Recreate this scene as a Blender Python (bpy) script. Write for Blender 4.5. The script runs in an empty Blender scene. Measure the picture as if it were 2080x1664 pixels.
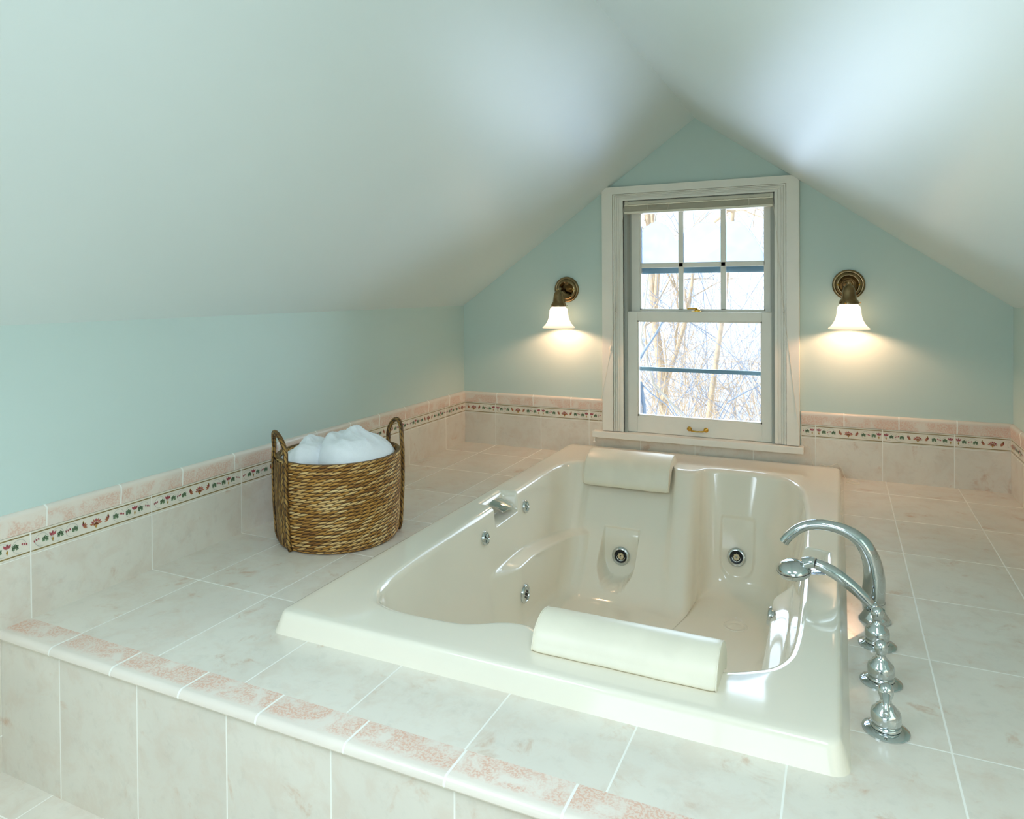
import bpy, bmesh, math, random
import numpy as np
from mathutils import Vector, Matrix
random.seed(7)
C = bpy.context.scene.collection
PI = math.pi
W = 2.376          # room width
ZK = 0.71          # knee wall height above the tub platform
XR, ZR = 1.187, 1.5555
YB = -5.0          # rear wall
ZF = -0.33         # lower tread

# ------------------------------------------------------------------ materials
def new_mat(name):
    m = bpy.data.materials.new(name); m.use_nodes = True
    nt = m.node_tree; b = nt.nodes['Principled BSDF']
    return m, nt, b
def srgb(r, g, b):
    f = lambda c: (c/255/12.92) if c/255 <= .04045 else ((c/255+.055)/1.055)**2.4
    return (f(r), f(g), f(b), 1)
def N(nt, t, **k):
    n = nt.nodes.new(t)
    for a, v in k.items():
        setattr(n, a, v)
    return n
def math_n(nt, op, a, b=None, c=None, clamp=False):
    n = nt.nodes.new('ShaderNodeMath'); n.operation = op; n.use_clamp = clamp
    for i, v in enumerate((a, b, c)):
        if v is None: continue
        if isinstance(v, (int, float)): n.inputs[i].default_value = v
        else: nt.links.new(v, n.inputs[i])
    return n.outputs[0]
def mix_rgb(nt, fac, a, b, mode='MIX'):
    n = nt.nodes.new('ShaderNodeMix'); n.data_type = 'RGBA'; n.blend_type = mode
    for sock, v in ((n.inputs[0], fac), (n.inputs[6], a), (n.inputs[7], b)):
        if isinstance(v, (int, float, tuple)): sock.default_value = v
        else: nt.links.new(v, sock)
    return n.outputs[2]
def noise(nt, vec, scale, detail=3, rough=.5, dist=0):
    n = nt.nodes.new('ShaderNodeTexNoise'); n.inputs['Scale'].default_value = scale
    n.inputs['Detail'].default_value = detail; n.inputs['Roughness'].default_value = rough
    n.inputs['Distortion'].default_value = dist
    nt.links.new(vec, n.inputs['Vector']); return n.outputs[0]
def ramp(nt, v, lo, hi):
    n = nt.nodes.new('ShaderNodeMapRange'); n.interpolation_type = 'SMOOTHSTEP'
    nt.links.new(v, n.inputs[0]); n.inputs[1].default_value = lo; n.inputs[2].default_value = hi
    return n.outputs[0]
def bump(nt, bsdf, h, strength=.2, dist=.002):
    n = nt.nodes.new('ShaderNodeBump'); n.inputs['Strength'].default_value = strength
    n.inputs['Distance'].default_value = dist
    nt.links.new(h, n.inputs['Height']); nt.links.new(n.outputs[0], bsdf.inputs['Normal'])
def simple(name, col, rough=.5, metal=0, spec=.5, coat=0, var=0.0, vscale=8, bmp=0, bscale=200):
    m, nt, b = new_mat(name)
    b.inputs['Roughness'].default_value = rough; b.inputs['Metallic'].default_value = metal
    b.inputs['Specular IOR Level'].default_value = spec
    if coat:
        b.inputs['Coat Weight'].default_value = coat; b.inputs['Coat Roughness'].default_value = .04
    tc = N(nt, 'ShaderNodeTexCoord')
    n = noise(nt, tc.outputs['Object'], vscale)
    dark = tuple(c*(1-var) for c in col[:3])+(1,)
    nt.links.new(mix_rgb(nt, ramp(nt, n, .3, .7), dark, col), b.inputs['Base Color'])
    if bmp: bump(nt, b, noise(nt, tc.outputs['Object'], bscale, 4), bmp, .001)
    return m

MAT = {}
MAT['aqua'] = simple('aqua wall paint', srgb(200, 218, 211), .5, spec=.3, var=.02, vscale=3)
MAT['ceil'] = simple('ceiling eggshell paint', srgb(220, 231, 229), .38, spec=.55, var=.015, vscale=2)
MAT['trimpaint'] = simple('white gloss trim paint', srgb(240, 236, 224), .3, var=.03, vscale=12)
MAT['acrylic'] = simple('biscuit acrylic', srgb(238, 231, 213), .08, spec=.5, coat=.4, var=.01)
MAT['vinyl'] = simple('cream vinyl', srgb(236, 229, 208), .38, var=.05, vscale=14, bmp=.1, bscale=500)
MAT['chrome'] = simple('chrome', (.62, .66, .66, 1), .04, metal=1)
MAT['dark'] = simple('black rubber', (.01, .012, .014, 1), .3)
MAT['bronze'] = simple('aged brass', srgb(158, 134, 98), .1, metal=1, var=.4, vscale=30)
MAT['brass'] = simple('polished brass', srgb(214, 170, 80), .18, metal=1)
MAT['blind'] = simple('cream blind slat', srgb(238, 230, 208), .45)
MAT['cord'] = simple('white cord', srgb(232, 224, 206), .7)
MAT['storm'] = simple('blue grey aluminium', srgb(140, 178, 196), .4, var=.05)
MAT['jamb'] = simple('window channel', srgb(176, 178, 168), .5)
MAT['snow'] = simple('snow', srgb(244, 247, 252), .8, var=.05, vscale=3)
MAT['bark'] = simple('tan bark', srgb(232, 204, 166), .9, var=.3, vscale=9)
MAT['bark_pale'] = simple('pale birch bark', srgb(236, 226, 206), .9, var=.25, vscale=9)
MAT['bark_grey'] = simple('blue grey bark', srgb(168, 182, 204), .9, var=.25, vscale=9)
MAT['linen'] = simple('white terry', srgb(244, 246, 248), .95, spec=.1, var=.03, vscale=60, bmp=.9, bscale=420)
MAT['jetcream'] = simple('cream jet nozzle', srgb(214, 196, 158), .4)

def tile_mat(name, u, v, base, blotch, grout, gw=.0034, rough=.2, bl=.62, caps=False, mask=None):
    """u, v = (axis, pitch, offset) of the joints; v may be None"""
    m, nt, b = new_mat(name)
    tc = N(nt, 'ShaderNodeTexCoord'); sp = N(nt, 'ShaderNodeSeparateXYZ')
    P = tc.outputs['Object']
    nt.links.new(P, sp.inputs[0])
    masks = []; ids = []
    for a in (u, v):
        if a is None: continue
        ax, pitch, off = a
        s = math_n(nt, 'SUBTRACT', sp.outputs[ax], off)
        d = math_n(nt, 'PINGPONG', s, pitch/2)
        masks.append(math_n(nt, 'SUBTRACT', 1, ramp(nt, d, gw*.42, gw*.6)))
        ids.append(math_n(nt, 'FLOOR', math_n(nt, 'DIVIDE', s, pitch)))
    g = masks[0] if len(masks) == 1 else math_n(nt, 'MAXIMUM', masks[0], masks[1])
    cmb = N(nt, 'ShaderNodeCombineXYZ')
    for i, k in enumerate(ids): nt.links.new(k, cmb.inputs[i])
    wn = N(nt, 'ShaderNodeTexWhiteNoise'); nt.links.new(cmb.outputs[0], wn.inputs[0])
    off = N(nt, 'ShaderNodeVectorMath', operation='SCALE'); nt.links.new(wn.outputs['Color'], off.inputs[0]); off.inputs['Scale'].default_value = 9
    ad = N(nt, 'ShaderNodeVectorMath', operation='ADD'); nt.links.new(P, ad.inputs[0]); nt.links.new(off.outputs[0], ad.inputs[1])
    Q = ad.outputs[0]
    n1 = noise(nt, Q, 9, 6, .62, 1.2); n2 = noise(nt, Q, 22, 6, .7, .6); n3 = noise(nt, Q, 3.5, 3, .5); n4 = noise(nt, Q, 240, 2, .6)
    light = tuple(c*.93 for c in base[:3])+(1,)
    col = mix_rgb(nt, ramp(nt, n3, .35, .7), base, light)
    vein = math_n(nt, 'MULTIPLY', ramp(nt, n1, .56, .72), bl)
    grain = math_n(nt, 'MULTIPLY', vein, ramp(nt, n2, .4, .62))
    if caps:
        n5 = noise(nt, Q, 14, 4, .6, .5)
        grain = math_n(nt, 'MULTIPLY', ramp(nt, n5, .36, .56), math_n(nt, 'MULTIPLY', math_n(nt, 'MULTIPLY_ADD', ramp(nt, n4, .42, .58), .7, .3), bl))
        grain = math_n(nt, 'MULTIPLY', grain, ramp(nt, sp.outputs[mask[0]], mask[1], mask[2]))
    if not caps:
        n6 = noise(nt, Q, 13, 7, .68, .4)
        col = mix_rgb(nt, math_n(nt, 'MULTIPLY', ramp(nt, n6, .44, .66), .19), col, tuple(c*.8+d*.2 for c, d in zip(blotch[:3], base[:3]))+(1,))
        n7 = noise(nt, Q, 31, 5, .7, .3)
        col = mix_rgb(nt, math_n(nt, 'MULTIPLY', ramp(nt, n7, .52, .70), .12), col, tuple(c*.5 for c in base[:3])+(1,))
    col = mix_rgb(nt, grain, col, blotch)
    tv = math_n(nt, 'MULTIPLY', wn.outputs['Value'], .06)
    col = mix_rgb(nt, tv, col, tuple(c*.6 for c in base[:3])+(1,))
    col = mix_rgb(nt, g, col, grout)
    nt.links.new(col, b.inputs['Base Color'])
    rg = math_n(nt, 'MULTIPLY_ADD', g, .5, rough); nt.links.new(rg, b.inputs['Roughness'])
    bump(nt, b, math_n(nt, 'SUBTRACT', 1, g), .35, .0012)
    return m
TB = srgb(229, 223, 209); TBL = srgb(196, 152, 118); GR = srgb(240, 238, 228)
PX, PY = .251, .3305
MAT['t_deck'] = tile_mat('deck tile', (0, PX, .190), (1, PY, -2.1866), TB, TBL, GR)
MAT['t_floor'] = tile_mat('tread tile', (0, PX, .190), (1, PY, -2.1866-.155), TB, TBL, GR)
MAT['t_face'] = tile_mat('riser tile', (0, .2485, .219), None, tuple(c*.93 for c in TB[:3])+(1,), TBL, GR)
MAT['t_left'] = tile_mat('left wall tile', (1, PY, -2.1866), (2, .40, -.244), TB, TBL, GR)
MAT['t_back'] = tile_mat('back wall tile', (0, .25, .185), (2, .40, -.244), TB, TBL, GR)
MAT['t_right'] = tile_mat('right wall tile', (1, PY, -2.1866), (2, .40, -.244), TB, TBL, GR)
CB = srgb(232, 222, 208); CP = srgb(220, 168, 142)
MAT['c_nose'] = tile_mat('nosing tile', (0, .2005, -.004), None, CB, CP, GR, caps=True, bl=.75, gw=.0045, mask=(1, -2.252, -2.236))
MAT['c_left'] = tile_mat('left cap tile', (1, .198, -2.149), None, CB, CP, GR, caps=True, bl=.65, gw=.0045, mask=(2, .257, .245))
MAT['c_back'] = tile_mat('back cap tile', (0, .2, -.0065), None, CB, CP, GR, caps=True, bl=.65, gw=.0045, mask=(2, .257, .245))
MAT['b_left'] = tile_mat('left border tile', (1, PY, -2.1866), None, srgb(236, 230, 214), srgb(206, 190, 160), GR, bl=.3)
MAT['b_back'] = tile_mat('back border tile', (0, .25, .185), None, srgb(236, 230, 214), srgb(206, 190, 160), GR, bl=.3)
for nm, c in dict(g_line=(150, 128, 74), g_leaf=(122, 150, 114), g_red=(176, 86, 92), g_rust=(196, 124, 88), g_gold=(190, 150, 70), g_vine=(176, 180, 172)).items():
    MAT[nm] = simple('border glaze '+nm[2:], srgb(*c), .3, var=.25, vscale=60)

m, nt, b = new_mat('window glass')
for n_ in list(nt.nodes):
    if n_.type != 'OUTPUT_MATERIAL': nt.nodes.remove(n_)
tr = N(nt, 'ShaderNodeBsdfTransparent'); gl = N(nt, 'ShaderNodeBsdfGlossy'); gl.inputs['Roughness'].default_value = 0.0
tr.inputs[0].default_value = (.97, .985, 1, 1)
fr = N(nt, 'ShaderNodeFresnel'); fr.inputs[0].default_value = 1.35; mx = N(nt, 'ShaderNodeMixShader')
nt.links.new(fr.outputs[0], mx.inputs[0]); nt.links.new(tr.outputs[0], mx.inputs[1]); nt.links.new(gl.outputs[0], mx.inputs[2])
nt.links.new(mx.outputs[0], nt.nodes['Material Output'].inputs[0]); MAT['glass'] = m

m, nt, b = new_mat('frost on glass')   # thin snow film, light comes through it
for n_ in list(nt.nodes):
    if n_.type != 'OUTPUT_MATERIAL': nt.nodes.remove(n_)
tl = N(nt, 'ShaderNodeBsdfTranslucent'); df = N(nt, 'ShaderNodeBsdfDiffuse'); mx = N(nt, 'ShaderNodeMixShader'); mx.inputs[0].default_value = .85
tc = N(nt, 'ShaderNodeTexCoord'); nn = noise(nt, tc.outputs['Object'], 26, 5)
cc = mix_rgb(nt, ramp(nt, nn, .3, .7), srgb(186, 195, 208), srgb(190, 200, 215)); nt.links.new(cc, tl.inputs[0]); nt.links.new(cc, df.inputs[0])
nt.links.new(df.outputs[0], mx.inputs[1]); nt.links.new(tl.outputs[0], mx.inputs[2])
nt.links.new(mx.outputs[0], nt.nodes['Material Output'].inputs[0]); MAT['frost'] = m

m, nt, b = new_mat('lit opal glass'); b.inputs['Base Color'].default_value = (.14, .12, .10, 1); b.inputs['Roughness'].default_value = .25
b.inputs['Emission Color'].default_value = (1, .74, .50, 1)
tc = N(nt, 'ShaderNodeTexCoord'); sp = N(nt, 'ShaderNodeSeparateXYZ'); nt.links.new(tc.outputs['Object'], sp.inputs[0])
hz = ramp(nt, sp.outputs[2], -.118, -.07)      # the bulb sits high in the shade: the flared rim glows less
nt.links.new(math_n(nt, 'MULTIPLY_ADD', hz, 1.9, .5), b.inputs['Emission Strength'])
MAT['opal'] = m
m, nt, b = new_mat('lit bulb'); b.inputs['Emission Color'].default_value = (1, .78, .5, 1); b.inputs['Emission Strength'].default_value = 12; MAT['bulb'] = m

# woven seagrass: twisted cord rows
def weave(name, row, twist, cols):
    m, nt, b = new_mat(name)
    tc = N(nt, 'ShaderNodeTexCoord'); sp = N(nt, 'ShaderNodeSeparateXYZ'); nt.links.new(tc.outputs['UV'], sp.inputs[0])
    U, V = sp.outputs[0], sp.outputs[1]     # U metres round, V metres up
    rowi = math_n(nt, 'FLOOR', math_n(nt, 'DIVIDE', V, row))
    fv = math_n(nt, 'FRACT', math_n(nt, 'DIVIDE', V, row))
    jit = math_n(nt, 'MULTIPLY', math_n(nt, 'SINE', math_n(nt, 'MULTIPLY', rowi, 12.9898)), twist)
    uu = math_n(nt, 'DIVIDE', math_n(nt, 'ADD', math_n(nt, 'SUBTRACT', U, math_n(nt, 'MULTIPLY', fv, twist*1.15)), jit), twist)
    fu = math_n(nt, 'FRACT', uu); iu = math_n(nt, 'FLOOR', uu)
    hv = math_n(nt, 'SINE', math_n(nt, 'MULTIPLY', fv, PI)); hu = math_n(nt, 'SINE', math_n(nt, 'MULTIPLY', fu, PI))
    h = math_n(nt, 'MULTIPLY', math_n(nt, 'POWER', hv, .6), math_n(nt, 'POWER', hu, .5))
    cmb = N(nt, 'ShaderNodeCombineXYZ'); nt.links.new(iu, cmb.inputs[0]); nt.links.new(rowi, cmb.inputs[1])
    wn = N(nt, 'ShaderNodeTexWhiteNoise'); nt.links.new(cmb.outputs[0], wn.inputs[0])
    big = noise(nt, tc.outputs['Object'], 9, 4)
    mixv = math_n(nt, 'ADD', math_n(nt, 'MULTIPLY', wn.outputs['Value'], .55), math_n(nt, 'MULTIPLY', big, .5))
    cr = N(nt, 'ShaderNodeValToRGB'); nt.links.new(mixv, cr.inputs[0])
    e = cr.color_ramp.elements; e[0].position = .2; e[0].color = cols[0]; e[1].position = .85; e[1].color = cols[2]
    x = e.new(.5); x.color = cols[1]
    gap = tuple(c*.22 for c in cols[0][:3])+(1,)
    nt.links.new(mix_rgb(nt, ramp(nt, h, .25, .6), gap, cr.outputs[0]), b.inputs['Base Color'])
    b.inputs['Roughness'].default_value = .6
    bump(nt, b, h, .9, .004)
    return m
WC = (srgb(134, 86, 30), srgb(194, 140, 62), srgb(238, 204, 142))
MAT['weave'] = weave('woven seagrass', .0105, .024, WC)
MAT['rope'] = weave('braided seagrass rope', .012, .018, (srgb(92, 60, 22), srgb(146, 104, 42), srgb(190, 150, 84)))

# ------------------------------------------------------------------ mesh helpers
def finish(name, bm, mats, parent=None, smooth=False, sharp=None):
    me = bpy.data.meshes.new(name)
    bmesh.ops.recalc_face_normals(bm, faces=bm.faces)
    bm.to_mesh(me); bm.free()
    for mm in (mats if isinstance(mats, (list, tuple)) else [mats]): me.materials.append(MAT[mm])
    if smooth:
        me.polygons.foreach_set('use_smooth', [True]*len(me.polygons))
        if sharp is not None:
            me.set_sharp_from_angle(angle=math.radians(sharp))
    o = bpy.data.objects.new(name, me); C.objects.link(o)
    if parent is not None:
        o.parent = parent
        o.matrix_parent_inverse = Matrix.Identity(4)
    return o
def struct(o): o['kind'] = 'structure'; return o
def tag(o, label, cat, group=None):
    o['label'] = label; o['category'] = cat
    if group: o['group'] = group
    return o
def thing(name, label, cat, loc=(0, 0, 0), group=None, rz=0):
    o = bpy.data.objects.new(name, None); C.objects.link(o); o.location = loc; o.rotation_euler = (0, 0, rz)
    o.empty_display_size = .02
    return tag(o, label, cat, group)
def box(bm, x0, y0, z0, x1, y1, z1, bev=0, mi=0):
    vs = [bm.verts.new(p) for p in ((x0, y0, z0), (x1, y0, z0), (x1, y1, z0), (x0, y1, z0), (x0, y0, z1), (x1, y0, z1), (x1, y1, z1), (x0, y1, z1))]
    fs = [bm.faces.new([vs[i] for i in f]) for f in ((0, 3, 2, 1), (4, 5, 6, 7), (0, 1, 5, 4), (1, 2, 6, 5), (2, 3, 7, 6), (3, 0, 4, 7))]
    for f in fs: f.material_index = mi
    if bev:
        es = {e for f in fs for e in f.edges}
        bmesh.ops.bevel(bm, geom=list(es), offset=bev, segments=2, affect='EDGES', profile=.6)
def prism(bm, pts, axis, a, b, mi=0):
    """extrude 2D polygon pts along axis from a to b"""
    def P(p, t):
        q = [0, 0, 0]; oth = [i for i in range(3) if i != axis]
        q[oth[0]], q[oth[1]] = p; q[axis] = t; return q
    A = [bm.verts.new(P(p, a)) for p in pts]; B = [bm.verts.new(P(p, b)) for p in pts]
    fs = [bm.faces.new(A), bm.faces.new(B[::-1])]
    n = len(pts)
    for i in range(n): fs.append(bm.faces.new((A[i], A[(i+1) % n], B[(i+1) % n], B[i])))
    for f in fs: f.material_index = mi
    return fs
def frame_axes(t, up):
    t = t.normalized(); s = t.cross(up)
    if s.length < 1e-4: s = t.cross(Vector((1, 0, 0)))
    s.normalize(); return s, s.cross(t).normalized()
def tube(bm, pts, rad, seg=16, caps=True, up=Vector((0, 0, 1)), flat=1.0, uv=None, closed=False, mi=0):
    pts = [Vector(p) for p in pts]; n = len(pts)
    rads = rad if isinstance(rad, (list, tuple)) else [rad]*n
    flats = flat if isinstance(flat, (list, tuple)) else [flat]*n
    rings = []; L = 0
    prev = None
    for i, p in enumerate(pts):
        if closed: t = pts[(i+1) % n]-pts[i-1]
        else: t = pts[min(i+1, n-1)]-pts[max(i-1, 0)]
        t.normalize()
        if prev is None: s, u = frame_axes(t, up)
        else:
            s = prev-t*prev.dot(t); s.normalize(); u = s.cross(t).normalized()
        prev = s
        rings.append([bm.verts.new(p+s*math.cos(2*PI*k/seg)*rads[i]+u*math.sin(2*PI*k/seg)*rads[i]*flats[i]) for k in range(seg)])
    lay = bm.loops.layers.uv.verify() if uv else None
    rng = range(n if closed else n-1)
    for i in rng:
        j = (i+1) % n; dl = (pts[j]-pts[i]).length
        for k in range(seg):
            k2 = (k+1) % seg
            f = bm.faces.new((rings[i][k], rings[i][k2], rings[j][k2], rings[j][k])); f.material_index = mi
            if uv:
                c = 2*PI*rads[i]/seg
                for lp, (a, b_) in zip(f.loops, ((L, k*c), (L, (k+1)*c), (L+dl, (k+1)*c), (L+dl, k*c))): lp[lay].uv = (a, b_)
        L += dl
    if caps and not closed:
        for r_ in (rings[0], rings[-1]):
            try: bm.faces.new(r_).material_index = mi
            except ValueError: pass
    return rings
def lathe(bm, prof, seg=48, M=None, closed_top=True, mi=0):
    """prof list of (r, z) ; M transform"""
    M = M or Matrix.Identity(4); rings = []
    for r_, z in prof:
        if r_ < 1e-6: rings.append([bm.verts.new(M @ Vector((0, 0, z)))])
        else: rings.append([bm.verts.new(M @ Vector((r_*math.cos(2*PI*k/seg), r_*math.sin(2*PI*k/seg), z))) for k in range(seg)])
    for a, b_ in zip(rings, rings[1:]):
        for k in range(seg):
            k2 = (k+1) % seg
            if len(a) == 1 and len(b_) == 1: continue
            if len(a) == 1: f = bm.faces.new((a[0], b_[k2], b_[k]))
            elif len(b_) == 1: f = bm.faces.new((a[k], a[k2], b_[0]))
            else: f = bm.faces.new((a[k], a[k2], b_[k2], b_[k]))
            f.material_index = mi
def catmull(P, n, closed=True):
    P = np.array(P, float); m = len(P); out = []
    rng = m if closed else m-1
    for i in range(rng):
        if closed: a, b_, c, d = P[i-1], P[i], P[(i+1) % m], P[(i+2) % m]
        else: a, b_, c, d = P[max(i-1, 0)], P[i], P[i+1], P[min(i+2, m-1)]
        for k in range(n):
            t = k/n
            out.append(.5*((2*b_)+(c-a)*t+(2*a-5*b_+4*c-d)*t*t+(-a+3*b_-3*c+d)*t**3))
    if not closed: out.append(P[-1])
    return np.array(out)
def sm(x): x = max(0., min(1., x)); return x*x*(3-2*x)
def align(d, loc):
    """matrix taking +z to direction d at loc"""
    return Matrix.Translation(loc) @ Vector(d).normalized().to_track_quat('Z', 'Y').to_matrix().to_4x4()

# ------------------------------------------------------------------ room shell
SL = (ZR-ZK)/XR
zc = lambda x: ZK+SL*(x if x <= XR else (W-x)*XR/(W-XR))
OX0, OX1, OZ0, OZ1 = .868, 1.517, .118, 1.205       # window opening
bm = bmesh.new()
T = .11
prism(bm, [(-.1, -.45), (OX0, -.45), (OX0, zc(OX0)+.05), (0, ZK+.05), (-.1, ZK)], 1, 0, T)
prism(bm, [(OX1, -.45), (W+.1, -.45), (W+.1, ZK), (W, ZK+.05), (OX1, zc(OX1)+.05)], 1, 0, T)
prism(bm, [(OX0, -.45), (OX1, -.45), (OX1, OZ0), (OX0, OZ0)], 1, 0, T)
prism(bm, [(OX0, OZ1), (OX1, OZ1), (OX1, zc(OX1)+.05), (XR, ZR+.05), (OX0, zc(OX0)+.05)], 1, 0, T)
struct(finish('wall_back', bm, 'aqua'))
bm = bmesh.new(); box(bm, -.1, YB, -.45, 0, 0, ZK+.02); struct(finish('wall_left', bm, 'aqua'))
bm = bmesh.new(); box(bm, W, YB, -.45, W+.1, 0, ZK+.02); struct(finish('wall_right', bm, 'aqua'))
bm = bmesh.new()
for side, FILL0, FILL1 in ((-1, -3.8, -2.8), (1, -3.5, -2.5)):  # one unseen opening per slope, added to let overhead fill in
    X_ = (lambda x: x) if side < 0 else (lambda x: W-x*(W-XR)/XR if x >= 0 else W-x)
    Z_ = lambda x: ZK+SL*x
    def slab(xa, xb, y0, y1): prism(bm, [(X_(xa), Z_(xa)), (X_(xb), Z_(xb)), (X_(xb), Z_(xb)+.12), (X_(xa), Z_(xa)+.12)], 1, y0, y1)
    slab(-.1, XR, FILL1, 0); slab(-.1, XR, YB, FILL0); slab(-.1, .32, FILL0, FILL1); slab(.82, XR, FILL0, FILL1)
bmesh.ops.remove_doubles(bm, verts=bm.verts, dist=1e-5)
struct(finish('ceiling', bm, 'ceil'))
# rear gable wall with a big unseen window, added to light the room from behind
RX0, RX1, RZ0, RZ1 = .45, 1.93, -.02, 1.0
bm = bmesh.new()
prism(bm, [(-.1, -.45), (RX0, -.45), (RX0, zc(RX0)+.05), (0, ZK+.05), (-.1, ZK)], 1, YB-T, YB)
prism(bm, [(RX1, -.45), (W+.1, -.45), (W+.1, ZK), (W, ZK+.05), (RX1, zc(RX1)+.05)], 1, YB-T, YB)
prism(bm, [(RX0, -.45), (RX1, -.45), (RX1, RZ0), (RX0, RZ0)], 1, YB-T, YB)
prism(bm, [(RX0, RZ1), (RX1, RZ1), (RX1, zc(RX1)+.05), (XR, ZR+.05), (RX0, zc(RX0)+.05)], 1, YB-T, YB)
struct(finish('wall_rear', bm, 'aqua'))
bm = bmesh.new()
for a in ((RX0-.08, RZ0-.08, RX1+.08, RZ0), (RX0-.08, RZ1, RX1+.08, RZ1+.08), (RX0-.08, RZ0, RX0, RZ1), (RX1, RZ0, RX1+.08, RZ1), (1.175, RZ0, 1.205, RZ1)):
    box(bm, a[0], YB-.02, a[1], a[2], YB+.02, a[3])
w2 = struct(finish('fill_window', bm, 'trimpaint'))
bm = bmesh.new(); box(bm, RX0, YB-.05, RZ0, RX1, YB-.046, RZ1); struct(finish('glass_pane', bm, 'glass', w2))
# floor of the lower tread
bm = bmesh.new(); box(bm, 0, YB, ZF-.1, W, -2.247, ZF); struct(finish('floor', bm, 't_floor'))
# tub platform: top slab with a hole under the tub, and the front riser
YF = -2.2554
bm = bmesh.new()
hx0, hx1, hy0, hy1 = .625, 1.745, -1.955, -.06
YN = YF+.006
box(bm, 0, YN, -.02, hx0, 0, 0); box(bm, hx1, YN, -.02, W, 0, 0)
box(bm, hx0, YN, -.02, hx1, hy0, 0); box(bm, hx0, hy1, -.02, hx1, 0, 0)
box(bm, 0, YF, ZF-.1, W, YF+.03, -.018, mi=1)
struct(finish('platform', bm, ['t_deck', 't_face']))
# bull-nosed edge tiles on the platform
bm = bmesh.new()
pr = [(-2.1885, 0), (-2.1885, .0028)]
for k in range(9):
    a = PI/2*k/8; pr.append((-2.253-.012*math.sin(a), -.0112+.014*math.cos(a)))
pr += [(-2.263, -.0145), (-2.2554, -.0145), (-2.2554, 0)]
prism(bm, pr, 0, .007, W-.007); struct(finish('trim_1', bm, 'c_nose', smooth=True, sharp=35))
# wall tile, border and cap on each wall
ZB0, ZB1, ZC1 = .157, .211, .2655
TH = .007
def cap_profile(sgn, base):
    p = [(base, ZB1+.001), (base+sgn*(TH+.001), ZB1+.001)]
    for k in range(8):
        a = PI/2*k/7; p.append((base+sgn*(TH+.004)*math.cos(a), ZC1-.011+.011*math.sin(a)))
    return p+[(base, ZC1)]
# left
bm = bmesh.new(); box(bm, 0, YB, ZF, TH, YF-.0002, ZB0-.0005); box(bm, 0, YF-.0002, .0, TH, 0, ZB0-.0005); struct(finish('trim_2', bm, 't_left'))
bm = bmesh.new(); box(bm, W-TH, YB, ZF, W, YF-.0002, ZB0-.0005); box(bm, W-TH, YF-.0002, .0, W, 0, ZB0-.0005); struct(finish('trim_3', bm, 't_right'))
bm = bmesh.new()
for a in ((TH, 0, .752, ZB0-.0005), (.752, 0, 1.629, .0885), (1.629, 0, W-TH, ZB0-.0005)): box(bm, a[0], -TH, a[1], a[2], 0, a[3])
struct(finish('trim_4', bm, 't_back'))
bm = bmesh.new(); prism(bm, cap_profile(1, 0), 1, YB, -.0); struct(finish('trim_5', bm, 'c_left', smooth=True, sharp=35))
bm = bmesh.new(); prism(bm, cap_profile(-1, W), 1, YB, -.0); struct(finish('trim_6', bm, 'c_left', smooth=True, sharp=35))
bm = bmesh.new()
prism(bm, cap_profile(-1, 0), 0, TH, .7545); prism(bm, cap_profile(-1, 0), 0, 1.629, W-TH)
struct(finish('trim_7', bm, 'c_back', smooth=True, sharp=35))

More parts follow.
